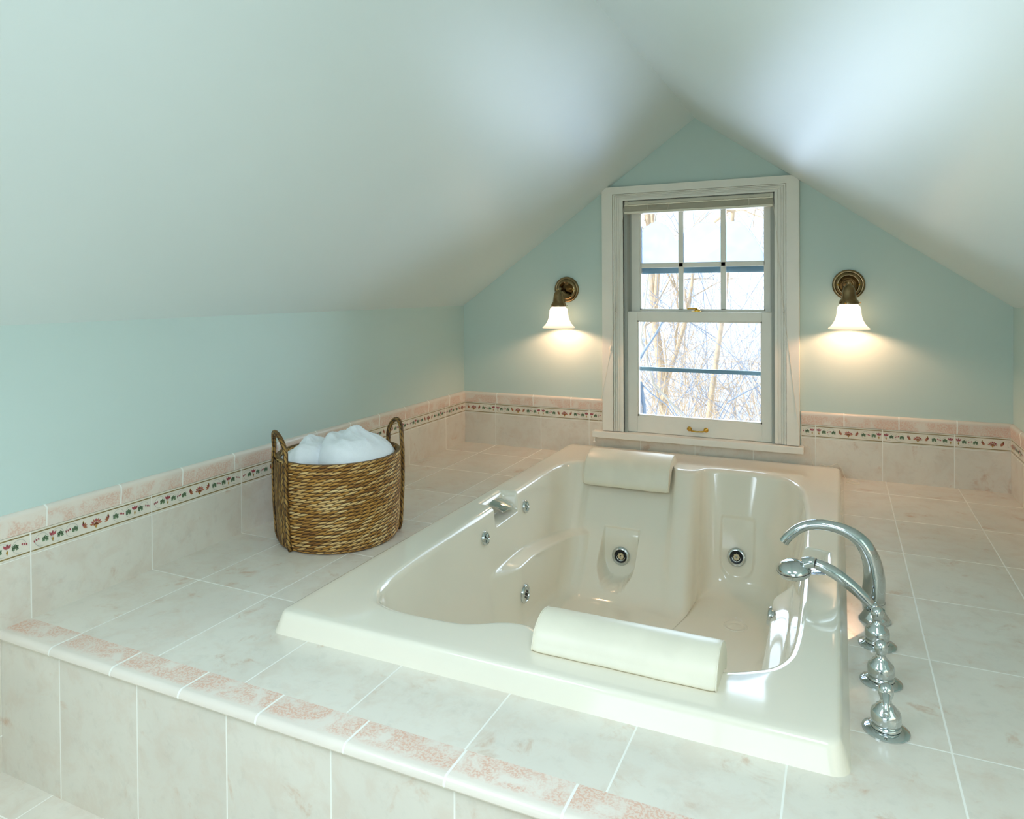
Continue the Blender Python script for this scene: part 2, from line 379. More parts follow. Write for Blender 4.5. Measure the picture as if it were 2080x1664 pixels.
# painted border: slab plus little glazed motifs laid into its face
def border(name, mat, place, spans, joints, pitch, lengths):
    """place(u, v, d)->xyz ; u along wall, v height, d out from wall"""
    bm = bmesh.new()
    cols = [mat, 'g_line', 'g_leaf', 'g_red', 'g_rust', 'g_gold', 'g_vine']
    def quadbox(u0, u1, v0, v1, d, mi):
        vs = [bm.verts.new(place(u, v, dd)) for dd in (0, d) for (u, v) in ((u0, v0), (u1, v0), (u1, v1), (u0, v1))]
        for f in ((0, 1, 2, 3), (4, 5, 6, 7), (0, 1, 5, 4), (1, 2, 6, 5), (2, 3, 7, 6), (3, 0, 4, 7)):
            bm.faces.new([vs[i] for i in f]).material_index = mi
    def inspan(u): return any(a+.003 < u < b_-.003 for a, b_ in spans)
    def poly(cu, cv, pts, mi):
        if not all(inspan(cu+p[0]) for p in pts): return
        vs = [bm.verts.new(place(cu+p[0], cv+p[1], TH+.0007)) for p in pts]
        bm.faces.new(vs).material_index = mi
    def petal(cu, cv, ang, l0, l1, w, mi):
        c, s = math.cos(ang), math.sin(ang)
        l1 *= 1.12; w *= 1.2; pts = [(l0, 0), ((l0+l1)/2, w), (l1, 0), ((l0+l1)/2, -w)]
        poly(cu, cv, [(p[0]*c-p[1]*s, p[0]*s+p[1]*c) for p in pts], mi)
    for a, b_ in spans:
        quadbox(a, b_, ZB0, ZB1, TH, 0)
        # olive edge lines, broken at the joints
        us = [a]+[j for j in joints if a+.004 < j < b_-.004]+[b_]
        for u0, u1 in zip(us, us[1:]):
            for v in (ZB0+.006, ZB1-.006): quadbox(u0+.002, u1-.002, v-.0014, v+.0014, TH+.0006, 1)
    vc = (ZB0+ZB1)/2
    for j, L in lengths:      # tile starting at joint j, centre at j+L/2
        cu = j+L/2
        S = L/.33 if L > .3 else 1.0
        half = L/2-.004
        def ok(o): return abs(o) < half+.001
        for k in range(7):                                          # big flower head
            a = PI*(.08+.84*k/6)
            petal(cu, vc-.006, a, .006, .016, .0022, 3 if k % 2 else 4)
            petal(cu, vc-.007, a, .001, .008, .0018, 4)
        petal(cu, vc-.007, -PI/2, -.002, .007, .003, 5)
        for s in (-1, 1):
            u = cu+s*.036*S                                        # side flower
            for k in range(4): petal(u, vc-.002, PI/2-s*(.9-.55*k)+s*PI*.35, .001, .012, .0024, 4 if k else 3)
            petal(u-s*.002, vc+.004, PI/2, 0, .009, .002, 5)
            for o in (.056, .093, .130):                           # ivy leaves
                if ok(o*S):
                    uu = cu+s*o*S
                    for k in range(5): petal(uu, vc-.001, PI/2+(k-2)*1.05, 0, .0085, .0036, 2)
            if ok(.112*S):
                uu = cu+s*.112*S
                for k in (-1, 0, 1): petal(uu, vc-.001, PI/2+k*.6, .002, .014, .0026, 3)
                petal(uu, vc, -PI/2, 0, .012, .0022, 5)
            for o in (.0735, .151):
                if ok(o*S):
                    uu = cu+s*o*S
                    for q in (-.005, 0, .005): petal(uu+q, vc+.001-q*s*.3, PI/2+.3, -.003, .004, .0017, 3)
            for o in (.064, .101, .139):                           # vine curls
                if ok(o*S):
                    uu = cu+s*o*S
                    for k in range(12):
                        a0 = 2*PI*k/16+PI*.1; a1 = a0+2*PI/16; r0, r1 = .0155, .0163
                        poly(uu, vc, [(r0*math.cos(a0), r0*math.sin(a0)), (r1*math.cos(a0), r1*math.sin(a0)), (r1*math.cos(a1), r1*math.sin(a1)), (r0*math.cos(a1), r0*math.sin(a1))], 6)
    return struct(finish(name, bm, cols))
jl = [-2.1866+PY*k for k in range(-8, 8)]
border('trim_8', 'b_left', lambda u, v, d: (d, u, v), [(YB+.01, -.0)], jl, PY, [(j, PY) for j in jl if j > -3.2 and j < -.2])
border('trim_9', 'b_left', lambda u, v, d: (W-d, u, v), [(YB+.01, -.0)], jl, PY, [(j, PY) for j in jl if j > -3.2 and j < -.2])
jb = [.185+.25*k for k in range(-1, 10)]
border('trim_10', 'b_back', lambda u, v, d: (u, -d, v), [(TH, .752), (1.629, W-TH)], jb, .25, [(j, .25) for j in jb])

# ------------------------------------------------------------------ window
win = bpy.data.objects.new('window_1', None); C.objects.link(win); struct(win); win.location = (1.19, 0, .118)
def wpart(name, bm, mat, parent=None, **k):
    o = finish(name, bm, mat, parent or win, **k)
    return o
def wshift(bm):  # window parts are modelled in room coordinates; shift into the window's frame
    bmesh.ops.translate(bm, verts=bm.verts, vec=(-1.19, 0, -.118))
def top_clip(x, z): return min(z, zc(x)-.0005)
CX0, CX1, CI0, CI1, CT, CIT = .757, 1.624, .859, 1.525, 1.268, 1.201
# casing: stepped profile, mitred at the top, its outer corners scribed to the slopes
bm = bmesh.new()
steps = [(0, 1, -.015), (.02, .52, -.027), (.55, .61, -.023), (.65, .70, -.0205), (.75, .80, -.019), (.88, 1.0, -.021)]
def casing_layer(a, b_, d):
    # a,b fraction from outer to inner edge
    lx0, lx1 = CX0+(CI0-CX0)*a, CX0+(CI0-CX0)*b_
    rx0, rx1 = CX1-(CX1-CI1)*a, CX1-(CX1-CI1)*b_
    t0, t1 = CT-(CT-CIT)*a, CT-(CT-CIT)*b_
    zb = .121
    L = [(lx0, zb), (lx1, zb), (lx1, t1), (lx0, top_clip(lx0, t0))]
    if zc(lx0) < t0:
        xx = (t0-ZK)/SL; L = [(lx0, zb), (lx1, zb), (lx1, t1), (min(xx, lx1), t0), (lx0, zc(lx0)-.001)] if xx < lx1 else L
    prism(bm, L, 1, -.0002, d)
    R = [(rx1, zb), (rx0, zb), (rx0, top_clip(rx0, t0)), (rx1, t1)]
    if zc(rx0) < t0:
        xx = W-(t0-ZK)/((ZR-ZK)/(W-XR)); R = [(rx1, zb), (rx0, zb), (rx0, zc(rx0)-.001), (max(xx, rx1), t0), (rx1, t1)] if xx > rx1 else R
    prism(bm, R, 1, -.0002, d)
    xl = max(lx0, (t0-ZK)/SL); xr = min(rx0, W-(t0-ZK)/((ZR-ZK)/(W-XR)))
    prism(bm, [(lx1, t1), (rx1, t1), (xr, t0), (xl, t0)], 1, -.0002, d)
for s in steps: casing_layer(*s)
wshift(bm); wpart('casing', bm, 'trimpaint')
# jamb lining and side channels
bm = bmesh.new()
box(bm, CI0-.004, -.004, OZ0, OX0+.006, .105, CIT); box(bm, OX1-.006, -.004, OZ0, CI1+.004, .105, CIT)
box(bm, CI0-.004, -.004, CIT-.004, CI1+.004, .105, CIT+.004)
box(bm, OX0+.006, .045, OZ0, OX0+.014, .05, CIT-.006); box(bm, OX1-.014, .045, OZ0, OX1-.006, .05, CIT-.006)
wshift(bm); wpart('jamb', bm, 'jamb')
bm = bmesh.new(); box(bm, .713, -.045, .0895, 1.640, .0, .1185, bev=.003); box(bm, OX0+.004, -.001, .0895, OX1-.004, .14, .1185)
wshift(bm); wpart('window_sill', bm, 'trimpaint')
def sash(name, x0, x1, z0, z1, gx0, gx1, gz0, gz1, y0, y1, munt=()):
    bm = bmesh.new()
    box(bm, x0, y0, z0, gx0, y1, z1, bev=.0015); box(bm, gx1, y0, z0, x1, y1, z1, bev=.0015)
    box(bm, gx0, y0, z0, gx1, y1, gz0, bev=.0015); box(bm, gx0, y0, gz1, gx1, y1, z1, bev=.0015)
    for m_ in munt: box(bm, m_[0], y0+.006, m_[1], m_[2], y1-.006, m_[3], bev=.003)
    # glazing bead
    for q in ((gx0, gz0, gx0+.006, gz1), (gx1-.006, gz0, gx1, gz1), (gx0, gz0, gx1, gz0+.006), (gx0, gz1-.006, gx1, gz1)):
        box(bm, q[0], y0+.006, q[1], q[2], y1-.006, q[3])
    wshift(bm); s = wpart(name, bm, 'trimpaint')
    bm = bmesh.new(); box(bm, gx0, (y0+y1)/2-.0015, gz0, gx1, (y0+y1)/2+.0015, gz1)
    wshift(bm); finish('glass_pane', bm, 'glass', s)
    return s
ls = sash('lower_sash', .870, 1.515, .120, .684, .919, 1.471, .196, .642, .006, .040)
us = sash('upper_sash', .880, 1.507, .652, 1.195, .921, 1.481, .690, 1.150, .046, .080,
          munt=((1.101, .690, 1.1245, 1.150), (1.290, .690, 1.3135, 1.150), (.921, .888, 1.481, .911)))
# brass sash lock and lift
def lathe_at(bm, prof, loc, d=(0, 0, 1), seg=24, mi=0): lathe(bm, prof, seg, align(d, loc), mi=mi)
bm = bmesh.new()
box(bm, 1.168, .008, .684, 1.212, .036, .688, bev=.001)
lathe_at(bm, [(0, 0), (.013, 0), (.013, .006), (.009, .010), (0, .011)], (1.192, .022, .687))
tube(bm, [(1.192, .02, .697), (1.175, .014, .700), (1.158, .010, .700), (1.150, .010, .697)], [.005, .004, .0038, .0045], 12)
wshift(bm); finish('sash_lock', bm, 'brass', ls, smooth=True, sharp=40)
bm = bmesh.new()
for x in (1.158, 1.232): lathe_at(bm, [(0, .006), (.006, .005), (.010, .002), (.011, 0)], (x, .0056, .152), (0, -1, 0))
tube(bm, [(1.160, .003, .152), (1.170, -.010, .147), (1.195, -.015, .146), (1.220, -.010, .147), (1.230, .003, .152)], [.004, .0035, .003, .0035, .004], 12)
wshift(bm); finish('sash_lift', bm, 'brass', ls, smooth=True, sharp=40)
# storm window outside
bm = bmesh.new()
for q in ((.876, .12, .900, 1.19), (1.487, .12, 1.51, 1.19), (.876, .12, 1.51, .150), (.876, 1.16, 1.51, 1.19)):
    box(bm, q[0], .098, q[1], q[2], .109, q[3])
wshift(bm); sw = wpart('storm_frame', bm, 'storm')
bm = bmesh.new(); box(bm, .896, .099, .862, 1.490, .112, .905, bev=.001); wshift(bm); finish('storm_rail', bm, 'storm', sw)
bm = bmesh.new(); box(bm, .890, .094, .398, 1.500, .106, .4165, bev=.001)
for x in (.905, 1.470): box(bm, x-.016, .091, .402, x+.016, .095, .413, bev=.001)
wshift(bm); finish('storm_rail', bm, 'storm', sw)
bm = bmesh.new(); box(bm, .9, .1035, .15, 1.487, .1055, 1.16); wshift(bm); finish('glass_pane', bm, 'glass', sw)
# frost / snow film clinging to the outside of the upper storm glass, scalloped top
bm = bmesh.new()
def frost_top(x):
    f = 1.02
    for cx_, w_, h_ in ((.985, .10, 1.108), (1.215, .12, 1.098), (1.345, .13, 1.096)):
        d = abs(x-cx_)/w_
        if d < 1: f = max(f, h_-.16*(1-math.sqrt(1-d*d)))
    if x > 1.36: f = 1.097-1.15*(x-1.345)**1.75*5.2 if x > 1.345 else f
    if x < .93: f -= .12*((.93-x)/.03)**2*.3
    return max(.907, f)+.003*math.sin(x*97)+.002*math.sin(x*231)
xs = [.901+(1.486-.901)*k/120 for k in range(121)]
A = []
for d in (.1070, .1085):
    row = []
    for x in xs:
        zt_ = frost_top(x); row.append([bm.verts.new((x, d, .907+(zt_-.907)*q/6)) for q in range(7)])
    A.append(row)
for i in range(120):
    for q in range(6):
        for r_ in A: bm.faces.new((r_[i][q], r_[i+1][q], r_[i+1][q+1], r_[i][q+1]))
    bm.faces.new((A[0][i][6], A[0][i+1][6], A[1][i+1][6], A[1][i][6]))
    bm.faces.new((A[0][i][0], A[0][i+1][0], A[1][i+1][0], A[1][i][0]))
wshift(bm)
fo = finish('frost', bm, 'frost', sw)

# blind pulled up under the head
bl = thing('window_blind', 'cream slatted blind pulled up tight under the head of the window', 'blind', (1.192, -.012, 1.13))
def bshift(bm): bmesh.ops.translate(bm, verts=bm.verts, vec=(-1.192, .012, -1.13))
bm = bmesh.new(); box(bm, .865, -.004, 1.183, 1.519, .02, 1.200, bev=.001)
for x0, x1 in ((.8645, .880), (1.504, 1.5195)): box(bm, x0, -.008, 1.174, x1, .022, 1.2005, bev=.001)
bshift(bm); finish('head_rail', bm, 'blind', bl)
bm = bmesh.new()
for k in range(11):
    z = 1.1515+k*.0021
    box(bm, .8655, -.018+.001*math.sin(k*2.1), z, 1.5185, .006, z+.0009)
box(bm, .8655, -.019, 1.1755, 1.5185, .004, 1.1805)
bshift(bm); finish('slat_stack', bm, 'blind', bl)
bm = bmesh.new(); box(bm, .866, -.020, 1.1395, 1.518, .006, 1.150, bev=.0015); bshift(bm); finish('bottom_rail', bm, 'blind', bl)
for x in (.975, 1.07, 1.42):
    bm = bmesh.new(); tube(bm, [(x, -.0205, 1.19), (x+.002, -.022, 1.165), (x, -.0215, 1.143)], .0009, 6)
    bshift(bm); finish('ladder_cord', bm, 'cord', bl)

# cleats and cords on the casing
def cleat(x, lab):
    t = thing('cord_cleat', lab, 'cleat', (x, -.0245, .688), 'cord cleats on the window casing')
    bm = bmesh.new(); box(bm, -.004, -.002, -.009, .004, .001, .009, bev=.001)
    finish('back_plate', bm, 'trimpaint', t)
    bm = bmesh.new(); tube(bm, [(0, -.001, -.010), (0, -.008, -.004), (0, -.009, .004), (0, -.004, .012)], [.0016, .002, .002, .0012], 8)
    tube(bm, [(0, 0, 0), (0, -.008, 0)], .002, 8); finish('horn', bm, 'chrome', t, smooth=True)
cleat(.828, 'small clear cord cleat on the casing near the left wall sconce')
cleat(1.562, 'small clear cord cleat on the casing near the right wall sconce')
def spline_pts(P, n=8): return [tuple(p) for p in catmull(P, n, False)]
o = bpy.data.objects.new('blind_cord', None)
bm = bmesh.new()
tube(bm, spline_pts([(.866, -.027, 1.17), (.845, -.029, .95), (.830, -.034, .69), (.812, -.029, .58), (.802, -.030, .52), (.786, -.027, .43), (.760, -.028, .30), (.744, -.030, .20), (.738, -.03, .14)]), .0008, 6)
cl = tag(finish('blind_cord', bm, 'cord', smooth=True), 'thin white pull cord with a tassel hanging down the casing nearer the basket', 'cord')
bm = bmesh.new(); lathe_at(bm, [(0, .012), (.003, .010), (.005, -.012), (.0035, -.014), (0, -.014)], (.801, -.031, .512)); finish('tassel', bm, 'trimpaint', cl, smooth=True)
bm = bmesh.new()
tube(bm, spline_pts([(1.519, -.024, 1.17), (1.54, -.029, .95), (1.562, -.035, .69), (1.580, -.029, .55), (1.598, -.028, .38), (1.618, -.03, .22), (1.640, -.035, .135),
     (1.662, -.022, .115), (1.667, -.014, .08), (1.675, -.013, .05), (1.69, -.015, .020), (1.705, -.018, .0485), (1.73, -.03, .0475), (1.755, -.032, .055),
     (1.765, -.022, .060), (1.775, -.012, .048), (1.785, -.03, .043), (1.80, -.05, .008), (1.83, -.06, .002), (1.85, -.085, .002), (1.83, -.10, .002), (1.80, -.09, .004)], 10), .0009, 6)
tag(finish('blind_cord', bm, 'cord', smooth=True), 'thin white cord running down past the sill and curling on the platform behind the tub', 'cord')
bm = bmesh.new(); box(bm, .711, -.016, .062, .718, -.0072, .086, bev=.002); box(bm, .708, -.020, .060, .721, -.016, .066, bev=.001)
tag(finish('cord_hook', bm, 'trimpaint'), 'tiny clear plastic hook on the tile below the window sill end', 'hook')

# ------------------------------------------------------------------ bathtub
H = .046; ZFL = -.405
RF = [ # rim xy, floor xy
 ((.728, -1.74), (.80, -1.62)), ((.745, -1.80), (.81, -1.66)), ((.775, -1.842), (.83, -1.70)), ((.82, -1.861), (.87, -1.72)), ((.88, -1.868), (.92, -1.73)), ((.96, -1.866), (.97, -1.70)),
 ((1.015, -1.860), (1.02, -1.66)), ((1.050, -1.845), (1.05, -1.60)), ((1.082, -1.825), (1.08, -1.54)), ((1.115, -1.812), (1.10, -1.50)), ((1.155, -1.812), (1.12, -1.46)),
 ((1.20, -1.835), (1.16, -1.44)), ((1.30, -1.853), (1.26, -1.43)), ((1.42, -1.853), (1.38, -1.43)), ((1.52, -1.845), (1.48, -1.45)), ((1.575, -1.828), (1.53, -1.47)), ((1.62, -1.802), (1.56, -1.48)), ((1.655, -1.773), (1.58, -1.47)), ((1.677, -1.73), (1.59, -1.45)),
 ((1.687, -1.68), (1.60, -1.40)), ((1.692, -1.58), (1.60, -1.32)), ((1.692, -1.42), (1.60, -1.24)), ((1.689, -1.24), (1.60, -1.14)), ((1.684, -1.05), (1.598, -1.0)), ((1.680, -.86), (1.595, -.86)), ((1.673, -.67), (1.59, -.70)),
 ((1.660, -.51), (1.58, -.56)), ((1.644, -.42), (1.56, -.48)), ((1.612, -.335), (1.53, -.43)), ((1.56, -.278), (1.49, -.40)), ((1.48, -.252), (1.43, -.39)), ((1.40, -.252), (1.37, -.385)),
 ((1.335, -.255), (1.335, -.39)), ((1.295, -.262), (1.306, -.41)), ((1.272, -.278), (1.290, -.46)), ((1.258, -.30), (1.284, -.54)), ((1.240, -.318), (1.276, -.61)), ((1.218, -.326), (1.258, -.645)), ((1.185, -.328), (1.228, -.652)), ((1.165, -.320), (1.200, -.648)), ((1.152, -.298), (1.180, -.642)),
 ((1.138, -.277), (1.160, -.640)), ((1.10, -.270), (1.12, -.64)), ((1.00, -.272), (1.02, -.64)), ((.90, -.276), (.91, -.636)), ((.835, -.280), (.85, -.632)), ((.808, -.288), (.828, -.632)), ((.792, -.310), (.815, -.636)), ((.778, -.332), (.803, -.642)),
 ((.750, -.352), (.787, -.65)), ((.718, -.388), (.772, -.67)), ((.700, -.45), (.765, -.70)), ((.694, -.55), (.765, -.76)), ((.697, -.75), (.765, -.88)), ((.700, -.95), (.765, -1.02)), ((.704, -1.15), (.77, -1.16)),
 ((.708, -1.35), (.775, -1.30)), ((.713, -1.52), (.78, -1.43)), ((.719, -1.65), (.79, -1.54))]
Rd = catmull([a for a, b_ in RF], 160); Fd = catmull([b_ for a, b_ in RF], 160)
CT_ = np.array([1.19, -1.07])
ang = np.unwrap(np.arctan2(Rd[:, 1]-CT_[1], Rd[:, 0]-CT_[0]))
order = np.argsort(ang); ang_s = ang[order]
ang3 = np.concatenate([ang_s-2*PI, ang_s, ang_s+2*PI])
def lookup(D, a):
    D3 = np.concatenate([D[order]]*3)
    return np.array([np.interp(a, ang3, D3[:, 0]), np.interp(a, ang3, D3[:, 1])])
OCX, OCY, HX, HY = 1.1865, -1.008, .587, .975       # outer top edge half sizes
def outer(a, e):
    d = np.array([math.cos(a), math.sin(a)]); c = CT_-np.array([OCX, OCY]); r = .022+max(e, 0)*.5
    hx, hy = HX+e, HY+e
    lo, hi = 0., 3.
    for _ in range(36):
        t = (lo+hi)/2; p = np.abs(c+d*t); q = p-np.array([hx-r, hy-r])
        sd = np.linalg.norm(np.maximum(q, 0))+min(max(q[0], q[1]), 0)-r
        if sd > 0: hi = t
        else: lo = t
    return CT_+d*lo
angs = list(np.linspace(0, 2*PI, 1300, endpoint=False))
for cx_ in (-1, 1):
    for cy_ in (-1, 1):
        p = np.array([OCX+cx_*(HX-.008), OCY+cy_*(HY-.008)])-CT_; a = math.atan2(p[1], p[0]) % (2*PI)
        angs += [a+k*.0011 for k in range(-16, 17)]
a0_, a1_ = [math.atan2(y-CT_[1], x-CT_[0]) % (2*PI) for x, y in ((1.36, -.26), (.70, -.40))]
angs += list(np.linspace(a0_, a1_, 420))
angs = sorted(set(round(a % (2*PI), 6) for a in angs))
FC = np.array([1.19, -1.05])
def zarm(y, side):
    yy = y if side < 0 else -1.98-y        # the right arm rest is the left one turned end for end
    return -.148-.045*sm((yy+.95)/.45), sm((yy+1.185)/.16)*(1-sm((yy+.62)/.25)*.6)
bx = lambda v, a, b_, s: sm((v-a)/s+.5)*sm((b_-v)/s+.5)
def disp(p):
    x, y, z = p
    # arm rests
    if x < .9:
        zt_, a = zarm(y, -1)
        if -1.3 < y < -.3: x += .05*a*sm((zt_-z)/.022)*(1-.55*sm((zt_-z)/.26))*(1-sm((x-.80)/.08))
    elif x > 1.48:
        zt_, a = zarm(y, 1)
        if -1.7 < y < -.75: x -= .05*a*sm((zt_-z)/.022)*(1-.55*sm((zt_-z)/.26))*(1-sm((1.57-x)/.08))
    # pocket round the back rest jet
    if .86 < x < 1.10 and -.66 < y < -.36 and z > -.395:
        dx = (x-.975)/.072
        top = -.178-.02*(x-.975)/.07*0; bot = -.345+.0
        if z > -.29: m_ = bx(dx, -1, 1, .14)*sm((top-z)/.012)
        else: m_ = 1-sm((math.hypot(dx, (z+.29)/.082)-1)/.14+.5)
        ysurf = -.31-.735*(H-z)
        y += m_*(.010+.085*sm((top-z)/.17))
    if 1.30 < x < 1.52 and -.42 < y < -.25:
        m_ = bx(x, 1.345, 1.472, .012)*(bx(z, -.30, -.13, .02) if z > -.29 else 1-sm((math.hypot((x-1.408)/.064, (z+.285)/.07)-1)/.2+.5))
        y += m_*.007
    return x, y, z
bm = bmesh.new(); rings = []
def bez(a, b_, c, n): return [(1-t)**2*a+2*t*(1-t)*b_+t*t*c for t in [k/n for k in range(n+1)]]
for a in angs:
    R0 = lookup(Rd, a); F0 = lookup(Fd, a)
    u = (R0-CT_)/np.linalg.norm(R0-CT_)
    notch = 0
    if R0[0] < .9: notch = bx(R0[1], -1.07, -.885, .022)
    elif R0[0] > 1.5: notch = bx(R0[1], -1.25, -1.065, .022)
    col = []
    for e, z in ((.0185, 0), (.0165, .006), (.007, .034), (.0045, .0405), (.001, .0447), (-.005, .046)):
        o_ = outer(a, e); col.append((o_[0], min(o_[1], -.0075), z))
    O1 = outer(a, -.005); O1[1] = min(O1[1], -.0125)
    sgn = np.array([-1. if R0[0] < 1.19 else 1., 0])
    R2 = R0+sgn*.058*notch
    ul = R2-CT_; ul = ul/np.linalg.norm(ul)
    rt = .020
    def path(R_):
        A_ = np.array([*(R_+u*rt), H]); B_ = np.array([*R_, H]); Cc = np.array([*F0, ZFL]); D_ = np.array([*(F0+(FC-F0)/np.linalg.norm(FC-F0)*.07), ZFL])
        bc = (Cc-B_)/np.linalg.norm(Cc-B_)
        P1 = B_+bc*rt; P2 = Cc-bc*.065
        pts = bez(A_, B_, P1, 9)
        pts += [P1+(P2-P1)*(k/170) for k in range(1, 170)]
        pts += bez(P2, Cc, D_, 12)
        return pts
    pa = path(R2); 
    if notch > 0:
        pb = path(R0)
        pa = [p*(1-k)+q*k for p, q, k in ((p, q, sm((-.012-p[2])/.012)) for p, q in zip(pa, pb))]
    st = pa[0][:2]
    for k in range(1, 7):
        t = k/7; q = O1+(st-O1)*t; col.append((q[0], q[1], H))
    col += [disp(tuple(p)) for p in pa]
    last = np.array(col[-1])
    for k in range(1, 8):
        t = k/8; q = last[:2]+(FC-last[:2])*t; col.append((q[0], q[1], ZFL-.006*t))
    rings.append([bm.verts.new(c) for c in col])
cv = bm.verts.new((FC[0], FC[1], ZFL-.006))
n = len(rings)
for i in range(n):
    A_, B_ = rings[i], rings[(i+1) % n]
    for k in range(len(A_)-1): bm.faces.new((A_[k], B_[k], B_[k+1], A_[k+1]))
    bm.faces.new((A_[-1], B_[-1], cv))
tub = thing('bathtub', 'biscuit two-person whirlpool tub set into the tiled platform', 'bathtub', (OCX, OCY, 0))
def tsh(bm): bmesh.ops.translate(bm, verts=bm.verts, vec=(-OCX, -OCY, 0))
from mathutils.bvhtree import BVHTree
bm.normal_update(); TREE = BVHTree.FromBMesh(bm)
def hit(o_, d):
    loc, nrm, _, _ = TREE.ray_cast(Vector(o_), Vector(d)); 
    if nrm.dot(Vector(d)) > 0: nrm = -nrm
    return loc, nrm
tsh(bm); finish('tub_shell', bm, 'acrylic', tub, smooth=True)
def tub_surf_y(x, z): return -.312-.735*(H-z)
def jet(name, loc, d, r_=.036, deep=True):
    M = align(d, loc)
    bm = bmesh.new()
    lathe(bm, [(r_*.66, -.012), (r_*.66, .004), (r_*.72, .0065), (r_*.86, .006), (r_, .001), (r_*1.0, -.004)], 40, M)
    if not deep:
        lathe(bm, [(r_*.66, .003), (0, .003)], 40, M)
    tsh(bm); j = finish(name, bm, 'chrome', tub, smooth=True, sharp=50)
    if deep:
        bm = bmesh.new(); lathe(bm, [(0, -.004), (r_*.3, -.004), (r_*.67, -.001)], 32, M); tsh(bm); finish('jet_cup', bm, 'dark', j)
        bm = bmesh.new(); lathe(bm, [(r_*.13, -.003), (r_*.13, .004), (r_*.30, .004), (r_*.33, -.003)], 24, M)
        for k in range(8):
            a = 2*PI*k/8; c = M @ Vector((r_*.31*math.cos(a), r_*.31*math.sin(a), .001)); dd = M.to_3x3() @ Vector((0, 0, 1))
            tube(bm, [c-dd*.003, c+dd*.003], r_*.06, 8)
        tsh(bm); finish('nozzle', bm, 'jetcream', j, smooth=True, sharp=50)
        bm = bmesh.new(); tube(bm, [M @ Vector((r_*.47*math.cos(a), r_*.47*math.sin(a), .002)) for a in [PI*1.05+k*PI*.9/14 for k in range(15)]], r_*.05, 8)
        tsh(bm); finish('swivel_ring', bm, 'chrome', j, smooth=True)
    return j
def jet_at(o_, d, r_, deep=True, tilt=None):
    loc, nr = hit(o_, d)
    if tilt: nr = (nr*.35+Vector(tilt)*.65).normalized()
    return jet('water_jet', tuple(loc+nr*.004), tuple(nr), r_, deep), loc+nr*.004, nr
jet_at((.975, -1.2, -.290), (0, 1, 0), .037, True, (0, -1, .12))
jet_at((1.407, -1.2, -.275), (0, 1, 0), .036, True)
j3, lj, nj = jet_at((1.2, -1.005, -.268), (-1, 0, 0), .032, False)
bm = bmesh.new()
M3 = align(nj, lj)
for k in range(6):
    a = 2*PI*k/6+.5; c = Vector((.012*math.cos(a), .012*math.sin(a), .0)); tube(bm, [M3 @ (c+Vector((0, 0, .001))), M3 @ (c+Vector((0, 0, .0045)))], .0035, 10)
lathe(bm, [(.005, .002), (.005, .006), (0, .006)], 16, M3)
tsh(bm); finish('nozzle', bm, 'dark', j3, smooth=True, sharp=40)
jet_at((1.2, -1.05, -.175), (1, 0, 0), .028, False)
def dial(loc, d=(.985, 0, .15)):
    M = align(d, loc); bm = bmesh.new()
    lathe(bm, [(.0225, -.002), (.0225, .004), (.020, .007), (.0165, .0075), (.0155, .0055), (.0, .0055)], 40, M)
    for k in range(6):
        a = 2*PI*k/6; tube(bm, [M @ Vector((.004*math.cos(a), .004*math.sin(a), .0072)), M @ Vector((.015*math.cos(a), .015*math.sin(a), .0075))], [.0022, .0034], 8)
    tsh(bm); finish('air_control', bm, 'chrome', tub, smooth=True, sharp=40)
for q in ((1.2, -1.172, -.031), (1.2, -.825, -.024)):
    lq, nq = hit(q, (-1, 0, 0)); dial(tuple(lq+nq*.001), tuple(nq))
# broad curved grips in the rim recesses, each carried by a bracket
def grab(s, y0, y1):
    X = lambda d: (.643+d) if s < 0 else (1.742-d)
    bm = bmesh.new(); nu, nv = 14, 12; th_ = .0045
    G = {}
    for i in range(nu+1):
        for j in range(nv+1):
            u, v = i/nu, j/nv
            wdt = 1-.10*u
            y = (y0+y1)/2+(y1-y0)*(v-.5)*wdt
            d = -.008+.076*u-.007*(2*v-1)**2*u
            z = .030-.012*u-.010*u*u*u+.004*math.sin(PI*v)
            for k, dz in ((0, 0), (1, -th_)): G[i, j, k] = bm.verts.new((X(d), y, z+dz))
    for i in range(nu):
        for j in range(nv):
            for k in (0, 1): bm.faces.new((G[i, j, k], G[i+1, j, k], G[i+1, j+1, k], G[i, j+1, k]))
    for i in range(nu):
        for j in (0, nv): bm.faces.new((G[i, j, 0], G[i+1, j, 0], G[i+1, j, 1], G[i, j, 1]))
    for j in range(nv):
        for i in (0, nu): bm.faces.new((G[i, j, 0], G[i, j+1, 0], G[i, j+1, 1], G[i, j, 1]))
    tsh(bm); g_ = finish('grab_handle', bm, 'chrome', tub, smooth=True, sharp=40)
    bm = bmesh.new(); prism(bm, [(X(-.010), -.002), (X(-.010), .027), (X(.045), .020), (X(.022), .004)] , 1, y0+.004, y0+.009)
    prism(bm, [(X(-.010), -.002), (X(-.010), .027), (X(-.002), .027), (X(-.002), -.002)], 1, y0+.004, y1-.004)
    tsh(bm); finish('bracket', bm, 'chrome', g_)
    bm = bmesh.new(); tube(bm, [(X(.006), y0+.0045, .010), (X(.006), y0+.002, .010)], .004, 14); tsh(bm); finish('screw_hole', bm, 'dark', g_)
grab(-1, -1.012, -.918); grab(1, -1.205, -1.11)
bm = bmesh.new(); lathe(bm, [(.041, ZFL-.0055), (.041, ZFL+.000), (.038, ZFL+.0012), (.035, ZFL-.001), (.022, ZFL-.001), (.019, ZFL+.0005), (0, ZFL+.0008)], 48, Matrix.Translation((1.442, -.655, 0)))
tsh(bm); finish('drain_cover', bm, 'acrylic', tub, smooth=True)

